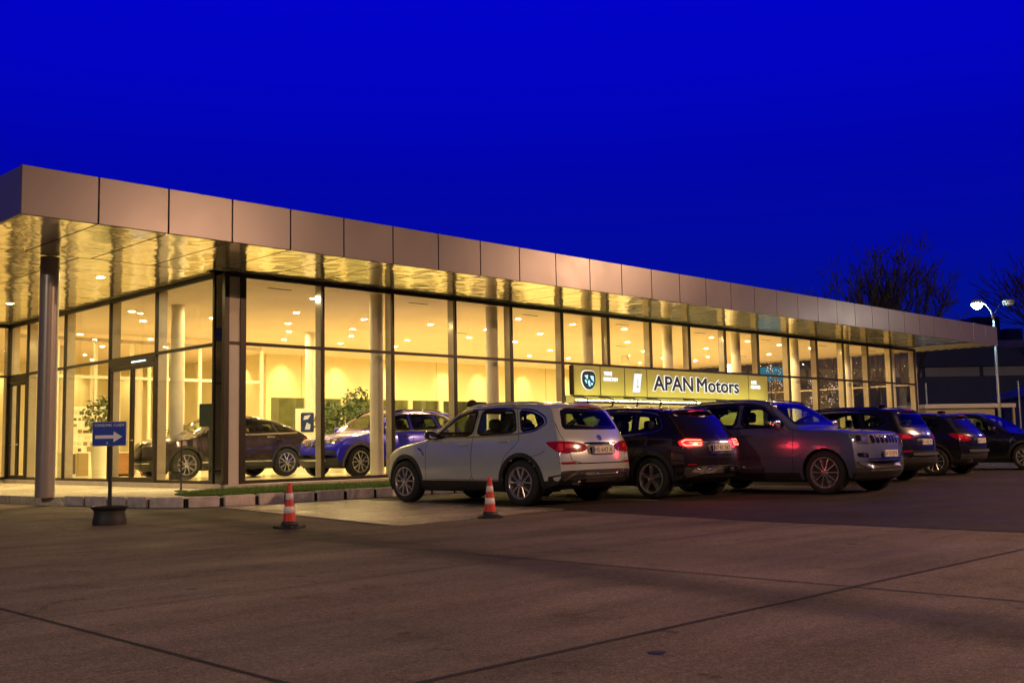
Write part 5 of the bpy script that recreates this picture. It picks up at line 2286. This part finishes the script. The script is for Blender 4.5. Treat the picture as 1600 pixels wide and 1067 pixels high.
# --- 3: silver 4x4, nose towards the camera
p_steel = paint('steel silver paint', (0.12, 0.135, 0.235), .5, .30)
JEEP = derive(SUV, W=1.94, wb=2.915, R=.385, rr=.262, spokes='pair2', belt=1.19,
    top=[(-2.43, .58), (-2.42, .80), (-2.385, 1.05), (-2.33, 1.20), (-2.06, 1.58), (-1.95, 1.655), (-1.3, 1.708), (-.4, 1.728), (-.08, 1.712),
         (.24, 1.66), (.57, 1.45), (.93, 1.20), (1.12, 1.17), (1.7, 1.135), (2.06, 1.085), (2.14, 1.03), (2.175, .90), (2.205, .74), (2.22, .58)],
    side=[(0.20, .87), (.34, .95), (.46, .985), (.62, 1.0), (.84, .995), (1.0, .98), (1.12, .955), (1.2, .92), (1.32, .87), (1.45, .82), (1.6, .76), (1.72, .715), (1.9, .66)],
    bend=[(-2.45, -.20), (-2.1, -.13), (-1.75, -.07), (-1.2, 0), (-.1, 0), (.35, .05), (.95, .12), (1.6, .10), (2.0, .15), (2.2, .21)],
    capn=[(-3, 3.4), (1.1, 3.6), (1.6, 5.0), (2.4, 5.5)],
    plan=[(-2.45, .91), (-2.0, .96), (-1.4, .99), (-.5, 1.0), (.6, 1.0), (1.4, .99), (1.9, .975), (2.2, .955), (2.35, .93)],
    caph=[(-2.4, .10), (-2.2, .08), (-1.9, .08), (-1.5, .10), (0, .11), (.5, .10), (.9, .08), (1.25, .08), (1.6, .085), (2.05, .075), (2.3, .075)],
    windows=[
        ('side', 'door_window', [(.64, 1.215), (.20, 1.54), (-.05, 1.605), (-.26, 1.615), (-.26, 1.215)], True, m_cglass),
        ('side', 'door_window', [(-.36, 1.215), (-.36, 1.62), (-.8, 1.625), (-1.10, 1.61), (-1.24, 1.23)], True, m_cglass),
        ('side', 'quarter_window', [(-1.34, 1.24), (-1.21, 1.60), (-1.62, 1.57), (-1.86, 1.46), (-1.93, 1.28)], True, m_cglass_d),
        ('rear', 'rear_window', [(-.64, 1.25), (.64, 1.25), (.66, 1.29), (.55, 1.60), (-.55, 1.60), (-.66, 1.29)], False, m_cglass_d),
        ('front', 'windscreen', [(-.69, 1.245), (.69, 1.245), (.72, 1.275), (.57, 1.655), (-.57, 1.655), (-.72, 1.275)], False, m_cglass)],
    dlo=[(.73, 1.19), (.22, 1.57), (-.05, 1.64), (-.75, 1.66), (-1.2, 1.64), (-1.66, 1.60), (-1.93, 1.48), (-2.0, 1.26), (-1.3, 1.20), (-.2, 1.19)],
    panels=[
        ('door', 'side', [(.84, .27), (.87, 1.15), (.72, 1.18), (.20, 1.67), (-.29, 1.72), (-.31, .27)], True),
        ('door', 'side', [(-.31, .27), (-.29, 1.72), (-1.15, 1.70), (-1.28, 1.22), (-1.26, 1.02), (-1.02, .76), (-.96, .27)], True),
        ('bonnet', 'top', [(1.0, -.76), (2.05, -.66), (2.09, 0), (2.05, .66), (1.0, .76), (1.08, 0)], False)],
    plate_front=(.02, .70), handles=((-.12, 1.06), (-1.08, 1.08)), mirror=(.58, 1.23), cladz=.38)
JEEP.pop('spoiler')
slots = []
for k in range(7):
    yk = (k - 3) * .145
    slots.append(('grille_slot', m_gloss, 'front', [(yk - .052, .885), (yk - .052, 1.02), (yk + .052, 1.02), (yk + .052, .885)], False, dict(off=.010, it=1, cell=.03, skirt=.016)))
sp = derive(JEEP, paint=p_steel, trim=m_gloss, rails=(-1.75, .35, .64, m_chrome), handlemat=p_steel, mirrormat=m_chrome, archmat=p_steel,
            details=[
                ('grille_panel', m_clad, 'front', [(-.62, .865), (-.62, 1.035), (.62, 1.035), (.62, .865)], False, dict(off=.004, it=1))] + slots + [
                ('head_lamp', m_lamp, 'fcorner', [(-1.10, .87), (-1.09, 1.03), (-.85, 1.045), (-.67, 1.035), (-.73, .97), (-.86, .875)], True,
                 dict(off=.008, skirt=.03, it=1, sub=[('lamp_unit', m_chrome, [(-1.06, .90), (-1.06, 1.0), (-.95, 1.0), (-.95, .90)], dict(off=.012)),
                                                      ('lamp_unit', m_gloss, [(-.93, .92), (-.93, 1.02), (-.83, 1.02), (-.83, .92)], dict(off=.012)),
                                                      ('indicator', m_chrome, [(-1.08, .872), (-1.08, .885), (-.88, .888), (-.88, .876)], dict(off=.013, it=0))])),
                ('lower_grille', m_clad, 'front', [(-.70, .43), (-.62, .585), (.62, .585), (.70, .43)], False, dict(off=.006, it=1)),
                ('bumper_chrome', m_chrome, 'front', [(-.62, .60), (-.66, .625), (.66, .625), (.62, .60)], False, dict(off=.012, it=0)),
                ('lower_lip', m_chrome, 'front', [(-.58, .405), (-.58, .425), (.58, .425), (.58, .405)], False, dict(off=.012, it=0)),
                ('fog_lamp', m_gloss, 'fcorner', [(-1.07, .635), (-1.05, .715), (-.83, .725), (-.85, .655)], True,
                 dict(off=.006, it=1, sub=[('fog_bulb', m_chrome, [(-.98 + .035 * cos(2 * pi * q / 10), .683 + .03 * sin(2 * pi * q / 10)) for q in range(10)], dict(off=.010, it=0, cell=.02))])),
                ('bumper_blade', p_steel, 'fcorner', [(-1.13, .62), (-.79, .60), (-.87, .52), (-1.07, .46), (-1.21, .45), (-1.19, .50)], True, dict(off=.012, it=1, skirt=.02)),
                ('door_moulding', p_steel, 'side', [(-1.02, .66), (-1.02, .71), (1.0, .71), (1.0, .66)], True, dict(off=.014, it=0)),
                ('hood_badge', m_chrome, 'front', [(-.06, 1.048), (-.06, 1.062), (.06, 1.062), (.06, 1.048)], False, dict(off=.004, it=0)),
                ('tail_light', m_tail, 'rcorner', [(-1.25, 1.0), (-1.22, 1.12), (-.85, 1.13), (-.80, 1.03), (-.95, .96)], True, dict(off=.008, it=1)),
            ])
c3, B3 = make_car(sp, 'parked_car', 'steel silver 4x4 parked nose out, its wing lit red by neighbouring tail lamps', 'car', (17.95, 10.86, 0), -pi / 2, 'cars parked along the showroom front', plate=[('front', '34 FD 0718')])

# --- 4: black SUV with bright window trim
p_black = paint('black paint', (0.008, 0.008, 0.012), .0, .2)
TL_LONG = ('tail_light', m_tail, 'rcorner', [(-1.27, .93), (-1.27, 1.035), (-1.0, 1.055), (-.62, 1.075), (-.66, 1.04), (-.86, .965), (-.95, .925)], True,
           dict(off=.010, skirt=.03, it=1, sub=[('lamp_facet', m_tail_hi, [(-1.2, .95), (-1.2, 1.01), (-.98, 1.02), (-.97, .955)], dict(off=.013)),
                                                ('lamp_facet', m_chrome, [(-1.12, 1.022), (-1.12, 1.034), (-1.0, 1.038), (-1.0, 1.028)], dict(off=.014, it=0))]))
sp = derive(SUV, paint=p_black, trim=m_chrome, dlow=.014, rails=(-1.62, .35, .60, m_gloss), mirrormat=p_black,
            windows=[(a, b, c, d, (m_cglass if k < 2 else e)) for k, (a, b, c, d, e) in enumerate(SUV['windows'])],
            details=[TL_LONG] + REAR_COMMON + [
                ('bumper_step', mat('dark grey bumper', (.05, .05, .05), .5), 'rear', [(-.62, .575), (-.62, .64), (.62, .64), (.62, .575)], False, dict(off=.05, it=1, skirt=.05)),
                ('tail_strip', m_chrome, 'rear', [(-.5, 1.04), (-.5, 1.052), (.5, 1.052), (.5, 1.04)], False, dict(off=.008, it=0))])
c4, B4 = make_car(sp, 'parked_car', 'black SUV with a bright window outline, tail showing just beyond the steel silver 4x4', 'car', (22.95, 12.55, 0), pi / 2, 'cars parked along the showroom front', plate=[('rear', '54 AB 91')])
g = MB()
g.blob((0, 0, 0), (.10, .035, .035), 2.2, 14, 8)
o = g.build('roof_antenna', m_gloss, c4, smooth=True)
o.location = (-1.35, 0, 1.685)

# --- 5: black hatchback crossover
sp = derive(CROSS, paint=p_black, trim=m_gloss, rails=None, mirrormat=p_black, spokes='fan', W=1.82,
            details=[
                ('tail_light', m_tail, 'rcorner', [(-1.16, .88), (-1.13, .985), (-.92, 1.03), (-.70, 1.055), (-.62, 1.04), (-.72, .93), (-.88, .85), (-1.04, .845)], True,
                 dict(off=.012, skirt=.03, it=1, sub=[('lamp_facet', m_tail_hi, [(-1.09, .91), (-1.08, .97), (-.98, .985), (-.97, .90)], dict(off=.015)),
                                                      ('lamp_facet', m_tail_hi, [(-.93, .90), (-.93, 1.0), (-.82, 1.02), (-.80, .95)], dict(off=.015))])),
                ('plate_recess', m_foil, 'rear', [(-.31, .78), (-.35, .93), (.35, .93), (.31, .78)], False, dict(off=.003, it=1)),
                ('recess_frame', m_chrome, 'rear', [(-.30, .935), (-.31, .955), (.31, .955), (.30, .935)], False, dict(off=.012, it=1)),
                ('bumper_cladding', m_clad, 'rear', [(-.84, .30), (-.86, .50), (-.6, .56), (.6, .56), (.86, .50), (.84, .30)], False, dict(off=.004, it=1, cell=.06)),
                ('bumper_step', mat('dark grey bumper', (.05, .05, .05), .5), 'rear', [(-.6, .575), (-.6, .65), (.6, .65), (.6, .575)], False, dict(off=.04, it=1, skirt=.05)),
                ('rear_badge', m_chrome, 'rear', [(.04 * cos(2 * pi * k / 14), 1.02 + .04 * sin(2 * pi * k / 14)) for k in range(14)], False, dict(off=.012, it=0)),
            ], exhaust=((.52, .36),))
sp.pop('rails')
c5, B5 = make_car(sp, 'parked_car', 'black hatchback with large rounded red tail lamps between two black cars', 'car', (27.4, 12.95, 0), pi / 2, 'cars parked along the showroom front', plate=[('rear', '06 EP 233')])
g = MB()
g.blob((0, 0, 0), (.12, .05, .045), 2.2, 14, 8)
o = g.build('roof_antenna', m_gloss, c5, smooth=True)
o.location = (-1.2, 0, 1.60)

# --- 6: black SUV nose out, further right
p_navy = paint('blue-black paint', (0.006, 0.007, 0.016), .0, .2)
sp = derive(SUV, paint=p_navy, trim=m_gloss, rails=None, mirrormat=p_navy, spokes='vee',
            details=[('head_lamp', m_lamp, 'fcorner', [(-1.10, .80), (-1.06, .90), (-.84, .915), (-.78, .86), (-.92, .80)], True, dict(off=.006, it=1)),
                     ('fender_vent', m_chrome, 'side', [(1.00, .70), (1.02, .86), (1.10, .93), (1.16, .93), (1.07, .85), (1.04, .72)], True, dict(off=.008, it=1)),
                     ('grille', m_gloss, 'front', [(.03, .72), (.03, .86), (.26, .87), (.30, .80), (.26, .72)], True, dict(off=.01, it=1))])
sp.pop('rails')
c6, B6 = make_car(sp, 'parked_car', 'blue-black SUV parked nose out with a bright front wheel, right of the black hatchback', 'car', (32.3, 12.55, 0), -pi / 2, 'cars parked along the showroom front')

# --- 7: pale car cut by the right edge
p_pale = paint('pale blue-grey paint', (0.42, 0.46, 0.52), .4, .28)
sp = derive(CROSS, paint=p_pale, trim=m_chrome, rails=None, mirrormat=p_pale,
            details=[('head_lamp', m_lamp, 'fcorner', [(-1.08, .78), (-1.04, .87), (-.84, .885), (-.78, .84), (-.92, .78)], True, dict(off=.006, it=1))])
sp.pop('rails')
c7, B7 = make_car(sp, 'parked_car', 'pale blue-grey car at the right edge of the photo, only its bonnet and windscreen showing', 'car', (40.6, 12.4, 0), pi / 2, 'cars parked along the showroom front')

# --- 8: bright blue SUV inside the showroom
p_blue = paint('bright blue metallic paint', (0.022, 0.018, 0.80), .15, .25)
KID = [('grille', m_gloss, 'front', [(.03, .735), (.03, .905), (.24, .91), (.30, .85), (.27, .735)], True,
        dict(off=.012, it=1, sub=[('grille_rim', m_chrome, [(.03, .90), (.03, .912), (.25, .918), (.25, .906)], dict(off=.016, it=0))])),
       ('head_lamp', m_lamp, 'fcorner', [(-1.20, .815), (-1.19, .90), (-.95, .935), (-.74, .945), (-.80, .88), (-.95, .815)], True,
        dict(off=.008, it=1, sub=[('lamp_unit', m_chrome, [(-1.15, .84), (-1.15, .89), (-1.06, .90), (-1.06, .84)], dict(off=.012)),
                                  ('lamp_unit', m_chrome, [(-1.0, .84), (-1.0, .91), (-.90, .92), (-.91, .85)], dict(off=.012))])),
       ('air_intake', m_clad, 'fcorner', [(-1.20, .50), (-1.18, .66), (-1.0, .67), (-.90, .62), (-.98, .50)], True, dict(off=.006, it=1)),
       ('lower_grille', m_clad, 'front', [(-.42, .44), (-.48, .60), (.48, .60), (.42, .44)], False, dict(off=.006, it=1)),
       ('front_lip', m_chrome, 'front', [(-.5, .40), (-.5, .43), (.5, .43), (.5, .40)], False, dict(off=.01, it=0))]
sp = derive(SUV, paint=p_blue, trim=m_chrome, dlow=.014, rails=(-1.62, .35, .60, m_gloss), handlemat=p_blue, mirrormat=p_blue, details=KID, nsp=5, rr=.25,
            archmat=mat('grey car plastic', (.10, .09, .10), .5))
c8, B8 = make_car(sp, 'display_car', 'bright blue SUV displayed inside the showroom behind the glass', 'car', (17.0, 21.95, ZFL), pi + .04, 'cars displayed inside the showroom', plate=[('front', 'X 1 SD')])

# --- 9: dark brown coupe SUV inside the showroom
p_brown = paint('dark brown metallic paint', (0.040, 0.028, 0.034), .4, .25)
COUPE = derive(SUV, bend=BEND_SUV, mirror=(.86, 1.13), handles=((.06, .985), (-.93, 1.03)),
    top=[(-2.33, .56), (-2.325, .75), (-2.285, .96), (-2.22, 1.07), (-2.08, 1.135), (-1.6, 1.34), (-1.1, 1.49), (-.5, 1.60), (-.05, 1.622), (.35, 1.57), (.75, 1.385), (1.2, 1.11),
         (1.38, 1.07), (1.85, 1.01), (2.10, .93), (2.2, .84), (2.26, .70), (2.28, .56)],
    windows=[
        ('side', 'door_window', [(.93, 1.10), (.46, 1.43), (.14, 1.50), (-.10, 1.505), (-.10, 1.11)], True, m_cglass),
        ('side', 'door_window', [(-.19, 1.11), (-.19, 1.50), (-.6, 1.47), (-.98, 1.40), (-1.12, 1.13)], True, m_cglass_d),
        ('side', 'quarter_window', [(-1.22, 1.14), (-1.09, 1.37), (-1.42, 1.27), (-1.66, 1.17), (-1.62, 1.15)], True, m_cglass_d),
        ('rear', 'rear_window', [(-.58, 1.16), (.58, 1.16), (.50, 1.44), (-.50, 1.44)], False, m_cglass_d),
        ('front', 'windscreen', [(-.66, 1.15), (.66, 1.15), (.69, 1.18), (.54, 1.535), (-.54, 1.535), (-.69, 1.18)], False, m_cglass)],
    dlo=[(1.0, 1.075), (.48, 1.46), (.14, 1.53), (-.3, 1.535), (-.7, 1.485), (-1.12, 1.39), (-1.5, 1.275), (-1.80, 1.155), (-1.7, 1.125), (-.2, 1.085)],
    panels=[
        ('door', 'side', [(1.02, .27), (1.04, 1.06), (.97, 1.08), (.46, 1.54), (-.13, 1.58), (-.15, .27)], True),
        ('door', 'side', [(-.15, .27), (-.13, 1.58), (-.9, 1.48), (-1.19, 1.14), (-1.24, 1.02), (-1.0, .72), (-.94, .27)], True),
        ('bonnet', 'top', [(1.22, -.70), (2.07, -.55), (2.13, 0), (2.07, .55), (1.22, .70), (1.30, 0)], False)])
COUPE.pop('spoiler')
sp = derive(COUPE, paint=p_brown, trim=m_chrome, dlow=.016, rails=None, handlemat=m_chrome, mirrormat=p_brown, nsp=5,
            details=KID + [('sill_trim', m_chrome, 'side', [(-.95, .40), (-.95, .435), (1.0, .435), (1.0, .40)], True, dict(off=.012, it=0)), TL_SUV])
sp.pop('rails')
c9, B9 = make_car(sp, 'display_car', 'dark brown coupe-roofed SUV displayed inside the showroom, left of the blue one', 'car', (14.15, 25.0, ZFL), pi - .02, 'cars displayed inside the showroom')
# ------------------------------------------------------------------ the person behind the silver SUV
PR = empty('person', 'person in a dark jacket and knitted cap standing behind the silver-grey SUV', 'person', (14.08, 15.3, 0), -2.2)
m_jacket = mat('dark brown jacket', (0.030, 0.020, 0.015), 0.8, var=.2, vscale=9, bump=.2)
m_skin = mat('skin', (0.40, 0.22, 0.15), 0.55)


def skinned(name, joints, bones, m, parent, sub=2):
    me = bpy.data.meshes.new(name)
    me.from_pydata([j[0] for j in joints], bones, [])
    o = bpy.data.objects.new(name, me)
    COL.objects.link(o)
    sk = o.modifiers.new('skin', 'SKIN')
    for k, j in enumerate(joints):
        r = j[1] if isinstance(j[1], tuple) else (j[1], j[1])
        me.skin_vertices[0].data[k].radius = r
        me.skin_vertices[0].data[k].use_root = (k == 0)
    ss = o.modifiers.new('sub', 'SUBSURF')
    ss.levels = ss.render_levels = sub
    dg = bpy.context.evaluated_depsgraph_get()
    m2 = bpy.data.meshes.new_from_object(o.evaluated_get(dg))
    bpy.data.objects.remove(o)
    m2.materials.append(m)
    m2.polygons.foreach_set('use_smooth', [True] * len(m2.polygons))
    ob = bpy.data.objects.new(name, m2)
    COL.objects.link(ob)
    ob.parent = parent
    return ob


J, E_ = [], []


def jn(p, r, par=None):
    J.append((p, r))
    if par is not None: E_.append((par, len(J) - 1))
    return len(J) - 1


pel = jn((0, 0, 1.0), (.15, .11))
abd = jn((0, 0, 1.15), (.145, .105), pel)
che = jn((0, .01, 1.36), (.175, .12), abd)
upc = jn((0, .0, 1.50), (.13, .09), che)
nk = jn((0, .01, 1.60), .058, upc)
hd0 = jn((0, .025, 1.68), (.075, .085), nk)
hd1 = jn((0, .03, 1.76), (.085, .098), hd0)
hd2 = jn((0, .02, 1.84), (.070, .080), hd1)
for s in (1, -1):
    sh = jn((s * .20, 0, 1.48), .068, upc)
    el = jn((s * .27, -.02, 1.19), .052, sh)
    wr = jn((s * .26, .08, .95), .034, el)
    pa = jn((s * .255, .10, .87), (.022, .042), wr)
    for q, (fy, fl) in enumerate(((-.03, .085), (-.01, .095), (.012, .09), (.03, .07))):
        f1 = jn((s * .25, .10 + fy, .83), .0095, pa)
        f2 = jn((s * .235, .115 + fy, .83 - fl * .55), .009, f1)
        jn((s * .215, .12 + fy, .83 - fl), .008, f2)
    t1 = jn((s * .235, .145, .86), .011, pa)
    jn((s * .225, .165, .82), .009, t1)
    hp = jn((s * .095, 0, .93), .098, pel)
    kn = jn((s * .105, .02, .52), .064, hp)
    an = jn((s * .11, -.01, .10), .044, kn)
    ft = jn((s * .12, .13, .045), (.045, .038), an)
body = skinned('body', J, E_, m_jacket, PR)
body.data.materials.append(m_skin)
for p in body.data.polygons:
    if p.center.z > 1.63 or (abs(p.center.x) > .2 and p.center.z < .93): p.material_index = 1
g = MB()
g.blob((0, .118, 1.745), (.014, .02, .022), 2, 10, 8)
g.blob((.088, .02, 1.74), (.012, .022, .034), 2, 10, 8)
g.blob((-.088, .02, 1.74), (.012, .022, .034), 2, 10, 8)
g.build('face_features', m_skin, PR, smooth=True)
g = MB()
g.blob((.034, .108, 1.772), (.013, .006, .007), 2, 10, 6)
g.blob((-.034, .108, 1.772), (.013, .006, .007), 2, 10, 6)
g.blob((0, .112, 1.700), (.026, .006, .006), 2, 10, 6)
g.build('eyes_and_mouth', m_dark, PR, smooth=True)
g = MB()
g.lathe([(.108, 1.785), (.112, 1.80), (.112, 1.83), (.104, 1.86), (.08, 1.90), (.04, 1.925), (0, 1.93)], 0, .018, 0, 24)
g.build('knitted_cap', mat('dark knitted cap', (0.02, 0.015, 0.012), .9, bump=.5, bscale=150), PR, smooth=True)
g = MB()
g.lathe([(.20, .90), (.205, 1.02), (.20, 1.2), (.215, 1.36), (.19, 1.47), (.10, 1.57), (.075, 1.585)], 0, 0, 0, 24)
g.v = [(x, y * .70, z) for x, y, z in g.v]
g.build('jacket', m_jacket, PR, smooth=True)

PR.scale = (.965, .965, .965)
